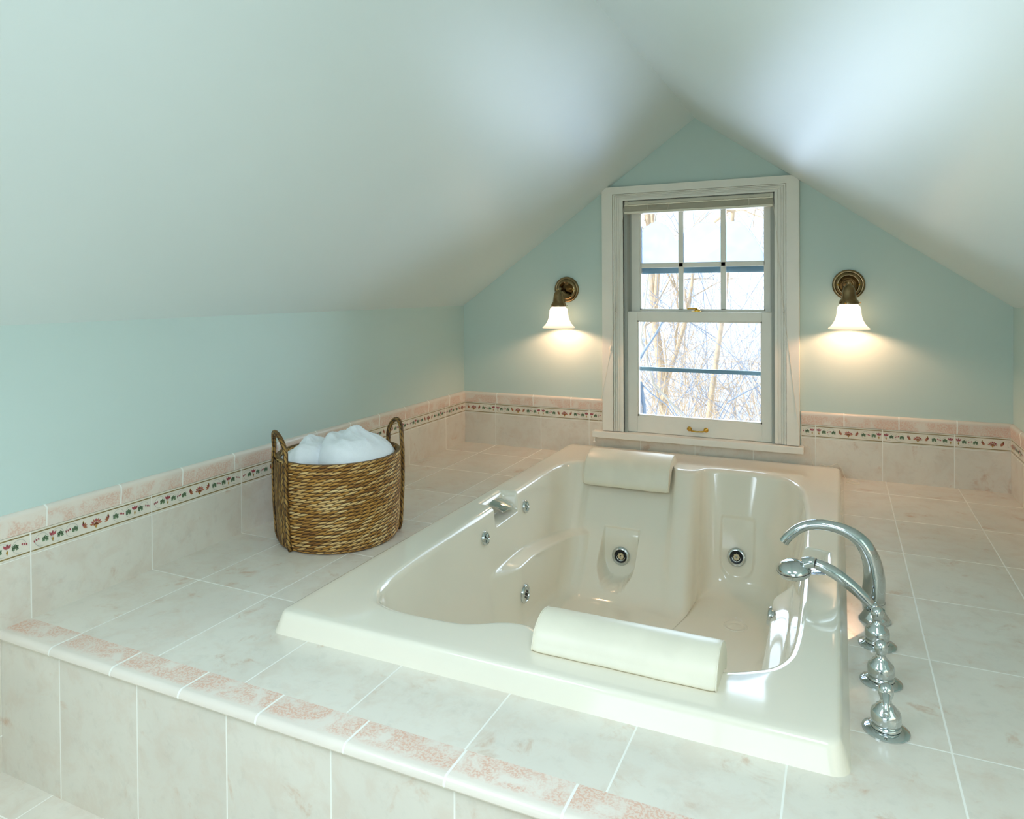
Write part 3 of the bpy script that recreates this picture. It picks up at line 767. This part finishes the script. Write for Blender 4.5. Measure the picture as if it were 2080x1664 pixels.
# ------------------------------------------------------------------ pillows
def pillow(name, prof, x0, x1, label, far):
    t = thing(name, label, 'pillow', ((x0+x1)/2, prof[0][0], prof[0][1]), 'bath pillows on the tub rim')
    cx_, cy_, cz_ = t.location
    P = catmull(prof, 6, True); c = P.mean(axis=0)
    bm = bmesh.new(); secs = []
    xs = [x0, x0+.002, x0+.006]+[x0+.012+(x1-x0-.024)*k/40 for k in range(41)]+[x1-.006, x1-.002, x1]
    for x in xs:
        e = min(x-x0, x1-x); s = 1-.055*(1-min(1, e/.012))**2
        wob = 1+.006*math.sin(x*31)+.004*math.sin(x*77+1)
        secs.append([bm.verts.new((x-cx_, c[0]+(p[0]-c[0])*s*wob-cy_, c[1]+(p[1]-c[1])*s*wob-cz_)) for p in P])
    n_ = len(P)
    for i in range(len(secs)-1):
        for k in range(n_): bm.faces.new((secs[i][k], secs[i][(k+1) % n_], secs[i+1][(k+1) % n_], secs[i+1][k]))
    for s_ in (secs[0], secs[-1]): bm.faces.new(s_)
    cv_ = finish('cover', bm, 'vinyl', t, smooth=True, sharp=50)
    for x in (x0+.001, x1-.001):
        bm = bmesh.new()
        tube(bm, [(x-cx_, c[0]+(p[0]-c[0])*.962-cy_, c[1]+(p[1]-c[1])*.962-cz_) for p in P], .0016, 6, closed=True)
        finish('piping', bm, 'vinyl', t, smooth=True)
# near pillow, profile in (y, z)
pillow('bath_pillow', [(-1.918, .047), (-1.915, .066), (-1.902, .086), (-1.878, .101), (-1.850, .106), (-1.818, .098), (-1.796, .078), (-1.786, .052), (-1.790, .030), (-1.815, .040), (-1.86, .048)],
       1.203, 1.571, 'cream roll bath pillow on the near rim of the tub, beside the front edge', False)
pillow('bath_pillow', [(-.225, .047), (-.226, .066), (-.240, .082), (-.268, .091), (-.305, .086), (-.345, .066), (-.370, .038), (-.385, .004), (-.392, -.024), (-.386, -.040), (-.374, -.030), (-.350, .00), (-.325, .035), (-.29, .048)],
       .785, 1.148, 'cream roll bath pillow on the far rim of the tub, under the window', True)

# ------------------------------------------------------------------ basket
BX, BY = .309, -1.405
bk = thing('woven_basket', 'round brown seagrass basket standing on the platform against the left wall', 'basket', (BX, BY, 0), rz=math.radians(24.8))
RB = .193; HB = .272
bm = bmesh.new(); lay = bm.loops.layers.uv.verify(); seg = 128; rows_ = 26*4
def brad(z):
    t = z/HB
    return RB*(.955+.05*math.sin(min(1, t*1.25)*PI/2))-.010*max(0, (.05-t)/.05)**2
rr = []
for k in range(rows_+1):
    z = HB*k/rows_; d = .0024*abs(math.sin(PI*z/.0105))
    r_ = brad(z)+d
    rr.append([bm.verts.new((r_*1.0*math.cos(2*PI*i/seg), r_*1.02*math.sin(2*PI*i/seg), z)) for i in range(seg)])
for k in range(rows_):
    for i in range(seg):
        f = bm.faces.new((rr[k][i], rr[k][(i+1) % seg], rr[k+1][(i+1) % seg], rr[k+1][i]))
        z0, z1 = HB*k/rows_, HB*(k+1)/rows_; u0, u1 = 2*PI*RB*i/seg, 2*PI*RB*(i+1)/seg
        for lp, q in zip(f.loops, ((u0, z0), (u1, z0), (u1, z1), (u0, z1))): lp[lay].uv = q
inn = [[bm.verts.new(((brad(z)-.010)*math.cos(2*PI*i/seg), (brad(z)-.010)*1.02*math.sin(2*PI*i/seg), z)) for i in range(seg)] for z in (HB, HB*.5, .012)]
seq = [rr[-1]]+inn
for a_, b2 in zip(seq, seq[1:]):
    for i in range(seg):
        f = bm.faces.new((a_[i], a_[(i+1) % seg], b2[(i+1) % seg], b2[i]))
        for lp, q in zip(f.loops, ((i*.01, 0), (i*.01+.01, 0), (i*.01+.01, .1), (i*.01, .1))): lp[lay].uv = q
bm.faces.new(inn[-1]); bm.faces.new(rr[0][::-1])
finish('basket_body', bm, 'weave', bk, smooth=True)
def bhandle(phi, wid):
    bm = bmesh.new()
    for sgn in (-1,):
        pts = []
        da = wid/RB/2
        zs = [.004+.262*k/12 for k in range(13)]
        for z in zs: pts.append((phi-da, z, brad(z)+.008))
        for k in range(1, 12):
            a = PI*k/12; pts.append((phi-da*math.cos(a), .268+.085*math.sin(a)**.8, brad(HB)+.006))
        for z in reversed(zs): pts.append((phi+da, z, brad(z)+.008))
        tube(bm, [(r_*math.cos(a), r_*1.02*math.sin(a), z) for a, z, r_ in pts], .0075, 10, uv=True)
    finish('handle', bm, 'rope', bk, smooth=True)
    bm = bmesh.new(); lay = bm.loops.layers.uv.verify()
    A2 = []
    for k in range(27):
        z = .004+.262*k/26
        A2.append([bm.verts.new(((brad(z)+h_)*math.cos(phi+q*wid/RB/2*.86), (brad(z)+h_)*1.02*math.sin(phi+q*wid/RB/2*.86), z)) for q, h_ in ((-1, .002), (-.5, .0065), (0, .0075), (.5, .0065), (1, .002))])
    for k in range(26):
        for q in range(4):
            f = bm.faces.new((A2[k][q], A2[k][q+1], A2[k+1][q+1], A2[k+1][q]))
            for lp, (uu, vv) in zip(f.loops, ((k, q), (k, q+1), (k+1, q+1), (k+1, q))): lp[lay].uv = (uu*.0101, vv*.030)
    finish('strap', bm, 'rope', bk, smooth=True)
bhandle(PI+.57, .14); bhandle(.54, .125)

# towels
def towel(name, label, bumps, seed, floor_z):
    """soft crumpled heap: bumps = (dx, dy, radius, height)"""
    rnd = random.Random(seed)
    ks = [(rnd.uniform(0, 2*PI), rnd.uniform(10, 34), rnd.uniform(0, 6), rnd.uniform(.003, .008)) for _ in range(12)]
    return ks
def heap(name, label, cx_, cy_, rx, ry, rot, htfun, seed, base):
    ks = towel(name, label, None, seed, 0)
    bm = bmesh.new(); nr, ns = 44, 110; rg = []
    cr, sr = math.cos(rot), math.sin(rot)
    for j in range(nr+1):
        t = j/nr; row = []
        for i in range(ns):
            a = 2*PI*i/ns; lx, ly = t*rx*math.cos(a), t*ry*math.sin(a)
            x, y = lx*cr-ly*sr, lx*sr+ly*cr
            h = htfun(lx, ly)*(1-t**6) if t < 1 else 0
            w_ = 0
            for th, fq, ph, am in ks:
                w_ += am*(1-abs(math.sin((x*math.cos(th)+y*math.sin(th))*fq+ph+1.7*math.sin(y*19+ph)))**.7)
            h += (w_-.02)*(1-t**3)
            row.append(bm.verts.new((x, y, max(h, -.0)+.0)))
        rg.append(row)
    for j in range(nr):
        for i in range(ns):
            i2 = (i+1) % ns
            if j == 0:
                pass
            bm.faces.new((rg[j][i], rg[j][i2], rg[j+1][i2], rg[j+1][i]))
    # skirt down into the basket
    sk = [bm.verts.new((v.co.x*.95, v.co.y*.95, -.06)) for v in rg[-1]]
    for i in range(ns): bm.faces.new((rg[-1][i], rg[-1][(i+1) % ns], sk[(i+1) % ns], sk[i]))
    bm.faces.new(sk)
    bmesh.ops.remove_doubles(bm, verts=bm.verts, dist=1e-6)
    o = finish(name, bm, 'linen', smooth=True); o.location = (cx_, cy_, base)
    return tag(o, label, 'towel', 'towels in the basket')
g2 = lambda x, y, a, b_, s1, s2: math.exp(-((x-a)/s1)**2-((y-b_)/s2)**2)
dr = math.radians(24.8); ux, uy = math.cos(dr), math.sin(dr)
def ftop(lx, ly):
    # crest to the left of its middle, long shoulder to the right, folded edges
    e = lx*.8+ly*.2
    return .022+.048*sm((e+.12)/.035)*(1-sm((e+.05)/.17)*.66)+.008*g2(lx, ly, -.085, .02, .014, .10)-.012*g2(lx, ly, -.045, .0, .012, .09)
heap('towel', 'white terry towel heaped highest in the basket, next to its far handle', BX+ux*.056, BY+uy*.056, .122, .156, dr, ftop, 5, HB-.012)
def fleft(lx, ly):
    return .014+.038*sm((lx+.07)/.09)*(1-sm((lx-.04)/.05)*.4)+.008*g2(lx, ly, 0, .02, .02, .05)-.008*g2(lx, ly, .025, -.02, .012, .06)
heap('towel', 'white terry towel lying lower in the basket, next to its near handle', BX-ux*.103, BY-uy*.103, .078, .130, dr, fleft, 11, HB-.014)

# ------------------------------------------------------------------ sconces
def sconce(x, z, zs, side, label):
    t = thing('wall_sconce', label, 'wall lamp', (x, 0, z), 'wall sconces flanking the window')
    M = align((0, -1, 0), (0, 0, 0)); bm = bmesh.new()
    lathe(bm, [(.0625, 0), (.0625, .004), (.060, .009), (.054, .010), (.051, .009), (.048, .014), (.042, .0175), (.036, .017), (.033, .013), (.0, .012)], 56, M)
    pl = finish('back_plate', bm, 'bronze', t, smooth=True, sharp=60)
    for s in (-1, 1):
        bm = bmesh.new(); lathe(bm, [(.0, .027), (.003, .026), (.004, .022), (.0025, .018), (.0025, .010)], 16, align((0, -1, 0), (s*.040, 0, 0)))
        finish('finial_screw', bm, 'brass', pl, smooth=True)
    dz = zs-z      # holder bottom relative
    bm = bmesh.new()
    lathe(bm, [(.018, .010), (.017, .018), (.012, .024), (.009, .034), (.0085, .05)], 32, M)
    tube(bm, spline_pts([(0, -.030, 0), (0, -.060, .002), (0, -.085, .002), (0, -.103, -.002), (0, -.111, -.018), (0, -.112, -.030)], 8), .0085, 20)
    bm_ = bm
    finish('arm', bm, 'bronze', t, smooth=True, sharp=60)
    Ms = Matrix.Translation((0, -.112, dz)); bm = bmesh.new()
    lathe(bm, [(0, .088), (.004, .087), (.0065, .082), (.004, .077), (.005, .074), (.014, .070), (.020, .062), (.0235, .050), (.0255, .034), (.0275, .020), (.034, .010), (.0365, .005), (.0365, -.003), (.033, -.004), (.0, -.004)], 48, Ms)
    ho = finish('shade_holder', bm, 'bronze', t, smooth=True, sharp=60)
    for a in (.2, 2.3, 4.4):
        bm = bmesh.new()
        d = Vector((math.cos(a), math.sin(a), 0)); c = Vector((0, -.112, dz+.001))
        tube(bm, [c+d*.034, c+d*.043, c+d*.044], [.0013, .0013, .003], 8)
        finish('thumb_screw', bm, 'brass', ho, smooth=True)
    bm = bmesh.new()
    pr_ = [(.030, -.003), (.0345, -.007), (.0405, -.014), (.0435, -.024), (.0445, -.040), (.0465, -.054), (.0515, -.069), (.059, -.083), (.068, -.094), (.0765, -.101), (.0765, -.1035), (.0745, -.1035), (.066, -.0965), (.057, -.0855), (.0495, -.071), (.044, -.055), (.042, -.040), (.041, -.025), (.038, -.016), (.030, -.009)]
    lathe(bm, pr_, 64)
    sh = finish('lamp_shade', bm, 'opal', t, smooth=True); sh.location = (0, -.112, dz)
    bm = bmesh.new(); lathe(bm, [(0, -.008), (.010, -.010), (.012, -.018), (.016, -.028), (.014, -.036), (0, -.041)], 24)
    bu = finish('bulb', bm, 'bulb', t, smooth=True); bu.location = (0, -.112, dz)
    L = bpy.data.lights.new('lamp', 'POINT'); L.energy = 3.4; L.color = (1, .55, .34); L.shadow_soft_size = .014
    lo = bpy.data.objects.new('lamp_light', L); C.objects.link(lo); lo.location = (x, -.112, zs-.070)
    return t
sconce(.572, .789, .712, -1, 'aged brass wall sconce with lit bell shade, between window and left corner')
sconce(1.811, .801, .727, 1, 'aged brass wall sconce with lit bell shade, between window and right wall')

# ------------------------------------------------------------------ chrome tub filler set
def ell_path(P, n=10): return [Vector(p) for p in catmull(P, n, False)]
sx_, sy_ = 1.851, -1.262
sp_ = thing('tub_spout', 'tall arched chrome tub spout standing on the platform beside the tub', 'faucet', (sx_, sy_, 0))
P = [(0, 0, 0), (.002, 0, .03), (.003, 0, .065), (-.004, 0, .105), (-.022, 0, .142), (-.052, 0, .165), (-.092, 0, .177), (-.135, 0, .176), (-.170, 0, .161), (-.196, 0, .137), (-.208, 0, .120)]
pp = ell_path(P, 8); L_ = len(pp)
bm = bmesh.new()
rad = [.027-.0145*sm(i/L_*1.35) for i in range(L_)]
tube(bm, pp, rad, 32, up=Vector((0, 1, 0)), flat=[1.0 for i in range(L_)])
finish('spout_neck', bm, 'chrome', sp_, smooth=True, sharp=50)
bm = bmesh.new(); d = (pp[-1]-pp[-3]).normalized(); tube(bm, [pp[-1]-d*.002, pp[-1]+d*.0012], .0085, 24, up=Vector((0, 1, 0))); finish('aerator', bm, 'dark', sp_)
bm = bmesh.new(); lathe(bm, [(.0285, 0), (.0285, .003), (.027, .005), (.02, .005)], 40); finish('base_ring', bm, 'chrome', sp_, smooth=True, sharp=40)

hs = thing('shower_cradle', 'flared chrome cradle that holds the hand shower, beside the arched spout', 'shower holder', (1.851, -1.372, 0))
bm = bmesh.new(); lathe(bm, [(.0345, 0), (.0352, .003), (.030, .010), (.024, .020), (.022, .026), (.017, .026), (.015, .020), (0, .018)], 48)
finish('flange', bm, 'chrome', hs, smooth=True, sharp=50)
bm = bmesh.new(); tube(bm, ell_path([(.004, 0, .012), (.002, 0, .026), (-.006, 0, .036)], 5), [.013]*11, 24); finish('collar', bm, 'chrome', hs, smooth=True)
sh_ = thing('hand_shower', 'chrome hand shower resting in its cradle, head pointing over the tub', 'hand shower', (1.845, -1.372, .036))
o0 = Vector((1.845, -1.372, .036))
P = [Vector(p)-o0 for p in ((1.844, -1.372, .034), (1.824, -1.372, .054), (1.795, -1.372, .078), (1.765, -1.372, .098), (1.738, -1.372, .110), (1.722, -1.372, .1145))]
pp = ell_path(P, 6); n_ = len(pp)
bm = bmesh.new(); tube(bm, pp, [.0105+.004*math.sin(PI*min(1, (i/n_)*.9))**1 for i in range(n_)], 24, up=Vector((0, 1, 0))); finish('handle', bm, 'chrome', sh_, smooth=True, sharp=50)
bm = bmesh.new(); tube(bm, [pp[-1], pp[-1]+Vector((-.0022, 0, .0006))], .0122, 24, up=Vector((0, 1, 0))); finish('seam_ring', bm, 'dark', sh_)
# head: egg shaped dome with a flatter spray face turned down
bm = bmesh.new()
neck = ell_path([pp[-1]+Vector((-.002, 0, .0006)), pp[-1]+Vector((-.012, 0, .0005)), pp[-1]+Vector((-.026, 0, -.005))], 5)
tube(bm, neck, [.0125+.003*k/10 for k in range(len(neck))], 24, up=Vector((0, 1, 0)))
hc = Vector((1.673, -1.372, .093))-o0
Mh = Matrix.Translation(hc) @ Matrix.Rotation(math.radians(-6), 4, 'Y') @ Matrix.Rotation(math.radians(10), 4, 'X')
prof = [(0, .0215), (.010, .0208), (.020, .0182), (.029, .0125), (.0345, .005), (.036, .0)]
Sx = Matrix.Diagonal((1.12, 1, 1, 1))
lathe(bm, prof, 48, Mh @ Sx)
finish('spray_head', bm, 'chrome', sh_, smooth=True)
bm = bmesh.new(); lathe(bm, [(.0362, -.0004), (.0362, -.0018), (.030, -.0018)], 48, Mh @ Sx); finish('seam_ring', bm, 'dark', sh_, smooth=True)
bm = bmesh.new(); lathe(bm, [(.0362, -.0018), (.0355, -.008), (.031, -.0145), (.022, -.019), (.010, -.0205), (0, -.0205)], 48, Mh @ Sx)
for k in range(9):
    a = 2*PI*k/9; c = Mh @ Vector((.020*math.cos(a), .018*math.sin(a), -.0195)); c2 = Mh @ Vector((.020*math.cos(a), .018*math.sin(a), -.022)); tube(bm, [c, c2], .0016, 8, mi=1)
finish('spray_face', bm, ['chrome', 'dark'], sh_, smooth=True)

def valve(x, y, rot, label, lev):
    t = thing('tub_valve', label, 'faucet handle', (x, y, 0), 'chrome valves in a row beside the tub', rz=rot)
    bm = bmesh.new(); lathe(bm, [(.0385, 0), (.0385, .0022), (.037, .0035), (.026, .0065), (.018, .0075), (0, .0075)], 64); finish('escutcheon', bm, 'chrome', t, smooth=True, sharp=40)
    bm = bmesh.new(); lathe(bm, [(.0245, .0075), (.0245, .010), (.0230, .0115), (.0240, .013), (.0250, .020), (.0248, .030), (.0225, .037), (.0170, .0415), (.0165, .0435), (.0125, .046), (.0095, .052), (.0088, .058)], 64)
    finish('bell_body', bm, 'chrome', t, smooth=True, sharp=60)
    bm = bmesh.new()
    lathe(bm, [(.0088, .055), (.0108, .060), (.0128, .067), (.0128, .074), (.0100, .081), (.005, .0845), (0, .085)], 40)
    finish('knob', bm, 'chrome', t, smooth=True)
    bm = bmesh.new()
    tube(bm, ell_path([(0, 0, .070), (lev*.45, 0, .066), (lev*.8, 0, .058), (lev, 0, .049)], 5), [.0088-.0004*k for k in range(16)], 20, flat=.8)
    lathe(bm, [(0, .0075), (.004, .0065), (.0055, .002), (.0045, 0)], 20, align((.85, 0, -.5), (lev*.985, 0, .050)))
    finish('lever', bm, 'chrome', t, smooth=True)
valve(1.8505, -1.500, math.radians(100), 'chrome lever valve nearest the hand shower, first of the three', .026)
valve(1.8500, -1.662, math.radians(80), 'chrome lever valve in the middle of the three beside the tub', .026)
valve(1.8495, -1.832, math.radians(-92), 'chrome lever valve nearest the camera, last of the three', .034)

# ------------------------------------------------------------------ outside
bm = bmesh.new()
g = []
for i in range(41):
    row = []
    for j in range(41):
        x = -14+i*.8; y = .6+j*.9
        row.append(bm.verts.new((x, y, -3.6+.10*(y-.6)+.25*math.sin(x*.5+1)*math.cos(y*.3)+.004*(y)**2)))
    g.append(row)
for i in range(40):
    for j in range(40): bm.faces.new((g[i][j], g[i+1][j], g[i+1][j+1], g[i][j+1]))
sg = struct(finish('ground', bm, 'snow', smooth=True))
def gz(x, y): return -3.6+.10*(y-.6)+.25*math.sin(x*.5+1)*math.cos(y*.3)+.004*y*y
def branchy(bm, p, d, r_, ln, depth, rnd, seg=5, spread=.55, kids=3):
    pts = [p]; cur = p; dd = d.normalized(); n_ = 4
    for k in range(n_):
        dd = (dd+Vector((rnd.gauss(0, .12), rnd.gauss(0, .12), rnd.gauss(0, .08)))).normalized()
        cur = cur+dd*ln/n_; pts.append(cur)
    tube(bm, pts, [r_*(1-.5*k/n_) for k in range(n_+1)], seg, caps=False)
    if depth <= 0: return
    for _ in range(kids):
        q = pts[rnd.randint(1, n_)]
        nd = (dd+Vector((rnd.gauss(0, spread), rnd.gauss(0, spread), rnd.gauss(.1, spread)))).normalized()
        branchy(bm, q, nd, r_*.5, ln*rnd.uniform(.5, .75), depth-1, rnd, max(3, seg-1), spread, kids)
def tree(name, x, y, r_, ln, lean, mat, label, seed, depth=3, kids=3, cat='tree', grp=None):
    rnd = random.Random(seed); bm = bmesh.new()
    branchy(bm, Vector((0, 0, -.1)), Vector((lean, 0, 1)), r_, ln, depth, rnd, 8, .5, kids)
    o = finish(name, bm, mat, smooth=True); o.location = (x, y, gz(x, y))
    return tag(o, label, cat, grp)
# forked young tree close to the glass
bm = bmesh.new()
tube(bm, [(0, 0, -1.8), (.01, 0, -.8), (0.012, 0, 0), (-.004, 0, .16)], [.034, .026, .022, .018], 10)
tube(bm, [(.06, .02, -1.8), (.06, .02, -.8), (.045, .02, -.1), (.03, 0, .05)], [.022, .018, .012, .009], 8)
tube(bm, [(-.004, 0, .15), (-.03, 0, .30), (-.055, 0, .50), (-.07, .02, .75)], [.016, .011, .008, .004], 8)
tube(bm, [(0, 0, .15), (.06, 0, .25), (.12, .01, .34), (.20, .03, .50)], [.011, .008, .006, .003], 8)
tube(bm, [(-.004, 0, .15), (-.06, 0, .24), (-.14, 0, .34)], [.011, .008, .004], 8)
tube(bm, [(0, 0, .10), (-.06, .0, .08), (-.12, .02, .02)], [.005, .004, .003], 6)
tube(bm, [(0.01, 0, .06), (.10, .0, -.02), (.18, .02, -.08), (.24, .02, -.16)], [.005, .004, .003, .002], 6)
o = finish('sapling', bm, 'bark_grey', smooth=True); o.location = (.66, .95, .18)
tag(o, 'slim blue-grey forked sapling just outside the lower pane', 'tree')
bm = bmesh.new()
tube(bm, ell_path([(-.35, 0, -.02), (-.2, 0, .03), (0, 0, .02), (.2, 0, .06), (.38, 0, .18), (.55, .1, .34)], 5), [.009-.0002*k for k in range(26)], 6)
for (a, b_) in (((-.15, 0, .02), (-.26, .05, .26)), ((0, 0, .03), (.12, .05, .26)), ((.12, 0, .04), (.02, .05, -.2)), ((.3, 0, .12), (.42, .0, -.05)), ((.12, .05, .26), (.30, .1, .36))):
    tube(bm, [a, tuple((a[i]+b_[i])/2+.01 for i in range(3)), b_], [.005, .004, .002], 5)
o = finish('fallen_branch', bm, 'bark_grey', smooth=True); o.location = (1.02, 1.3, -.18)
tag(o, 'dark arching twig crossing low behind the lower pane', 'branch')
specs = [
 (1.10, 3.9, .022, 4.6, .03, 'bark_pale', 'thin pale upright trunk behind the middle of the lower pane', 3, 3, 3),
 (1.02, 4.8, .06, 5.2, .22, 'bark', 'thick tan trunk leaning behind the middle of the lower pane', 4, 3, 3),
 (1.22, 4.6, .035, 4.9, .10, 'bark_pale', 'pale curved trunk left of the dark forked one in the lower pane', 6, 3, 3),
 (1.40, 6.0, .05, 5.2, .03, 'bark', 'tan upright trunk nearest the lock side edge of the lower pane', 8, 3, 3),
 (.38, 5.6, .05, 5.0, -.02, 'bark', 'broad tan trunk behind the sapling', 9, 3, 4),
]
for s in specs: tree('bare_tree', s[0], s[1], s[2], s[3], s[4], s[5], s[6], s[7], s[8], s[9], 'tree', 'bare winter trees outside the window')
# tangled leafless brush, uncountable
rnd = random.Random(21); bm = bmesh.new()
for k in range(260):
    y = rnd.uniform(2.6, 13); x = 1.0-.12*(y)+rnd.uniform(-.30, .30)*(y+3.2)*.9
    z0 = gz(x, y); h_ = rnd.uniform(.9, 2.6)+(.13*y)
    p = Vector((x, y, z0)); d = Vector((rnd.gauss(0, .4), rnd.gauss(0, .3), 1))
    branchy(bm, p, d, rnd.uniform(.005, .011), h_*.75, 2, rnd, 4, .75, 4)
nf = len(bm.faces)
rnd = random.Random(33)
for k in range(90):
    y = rnd.uniform(3, 15); x = 1.0-.12*y+rnd.uniform(-.30, .30)*(y+3.2)*.9
    branchy(bm, Vector((x, y, gz(x, y))), Vector((rnd.gauss(0, .4), rnd.gauss(0, .3), 1)), rnd.uniform(.006, .012), 2.0+.2*y, 2, rnd, 4, .8, 4)
bm.faces.ensure_lookup_table()
for f in bm.faces[nf:]: f.material_index = 1
o = finish('brush', bm, ['bark', 'bark_grey']); o['kind'] = 'stuff'; tag(o, 'tangle of tan and grey leafless brush in the snow outside the window', 'brush')
# high bare crown seen through the top panes
for x, y, sd, lab in ((3.0, 9.0, 51, 'tall bare tree whose twigs fill the top pane nearest the lock side'), (-1.2, 10.0, 52, 'tall bare tree whose twigs show in the top pane nearest the basket')):
    tree('bare_tree', x, y, .10, 5.4, -.05, 'bark', lab, sd, 4, 4, 'tree', 'bare winter trees outside the window')

# ------------------------------------------------------------------ light
w = bpy.data.worlds.new('World'); bpy.context.scene.world = w; w.use_nodes = True
nt = w.node_tree; bg = nt.nodes['Background']
tc = N(nt, 'ShaderNodeTexCoord'); sp = N(nt, 'ShaderNodeSeparateXYZ'); nt.links.new(tc.outputs['Generated'], sp.inputs[0])
nt.links.new(mix_rgb(nt, ramp(nt, sp.outputs[2], -.1, .6), (.93, .96, 1, 1), (.66, .81, 1, 1)), bg.inputs[0])
bg.inputs[1].default_value = 1.35
def area(name, loc, rot, sx, sy, e, col, portal=False):
    L = bpy.data.lights.new(name, 'AREA'); L.shape = 'RECTANGLE'; L.size = sx; L.size_y = sy; L.energy = e; L.color = col
    if portal: L.cycles.is_portal = True
    o = bpy.data.objects.new(name, L); C.objects.link(o); o.location = loc; o.rotation_euler = rot
    return o
S = bpy.data.lights.new('sun', 'SUN'); S.energy = 5; S.angle = .02; S.color = (1, .95, .86)
so = bpy.data.objects.new('sun', S); C.objects.link(so); so.rotation_euler = Vector((.85, .35, -.38)).to_track_quat('-Z', 'Y').to_euler()
# daylight at the front window, and added fill at the unseen rear one
area('window_daylight', (1.192, .13, .66), (math.radians(-90), 0, 0), .60, 1.02, 12, (.74, .87, 1))
area('rear_window_fill', (1.19, YB-.2, .49), (math.radians(90), 0, 0), 1.48, 1.02, 5, (.70, .90, 1))
th = math.atan(SL)
for k, nm in ((-1, 'ceiling_fill'), (1, 'ceiling_fill')):
    x = 1.19+k*.62; z = zc(x)+.16
    area(nm, (x, -3.3 if k < 0 else -3.0, z), (0, k*th, 0), .60, .95, 14, (.73, .875, 1))  # added fill above the openings, standing in for light bounced off the ceiling

# ------------------------------------------------------------------ camera
cx, cy, cz = 1.7744, -3.2366, .7826
yaw, pitch, roll, f_, sy = .4332, -.0119, -.0063, 1435.47, 223.16
fwd = Vector((-math.sin(yaw), math.cos(yaw), 0)); right = Vector((math.cos(yaw), math.sin(yaw), 0)); up = Vector((0, 0, 1))
f2 = fwd*math.cos(pitch)+up*math.sin(pitch); u2 = up*math.cos(pitch)-fwd*math.sin(pitch)
r3 = right*math.cos(roll)+u2*math.sin(roll); u3 = u2*math.cos(roll)-right*math.sin(roll)
cam = bpy.data.cameras.new('Camera'); co = bpy.data.objects.new('Camera', cam); C.objects.link(co)
M = Matrix((r3, u3, -f2)).transposed().to_4x4(); M.translation = (cx, cy, cz); co.matrix_world = M
cam.sensor_fit = 'HORIZONTAL'; cam.sensor_width = 36; cam.lens = f_/2080*36; cam.shift_y = -sy/2080
cam.clip_start = .02; cam.clip_end = 200
sc = bpy.context.scene; sc.camera = co
sc.view_settings.view_transform = 'Standard'; sc.view_settings.look = 'None'; sc.view_settings.gamma = 1
sc.view_settings.use_curve_mapping = False; sc.view_settings.exposure = .13
sc.cycles.use_denoising = True
sc.cycles.max_bounces = 10; sc.cycles.diffuse_bounces = 6; sc.cycles.transparent_max_bounces = 12
sc.cycles.sample_clamp_indirect = 6; sc.cycles.caustics_reflective = False; sc.cycles.caustics_refractive = False
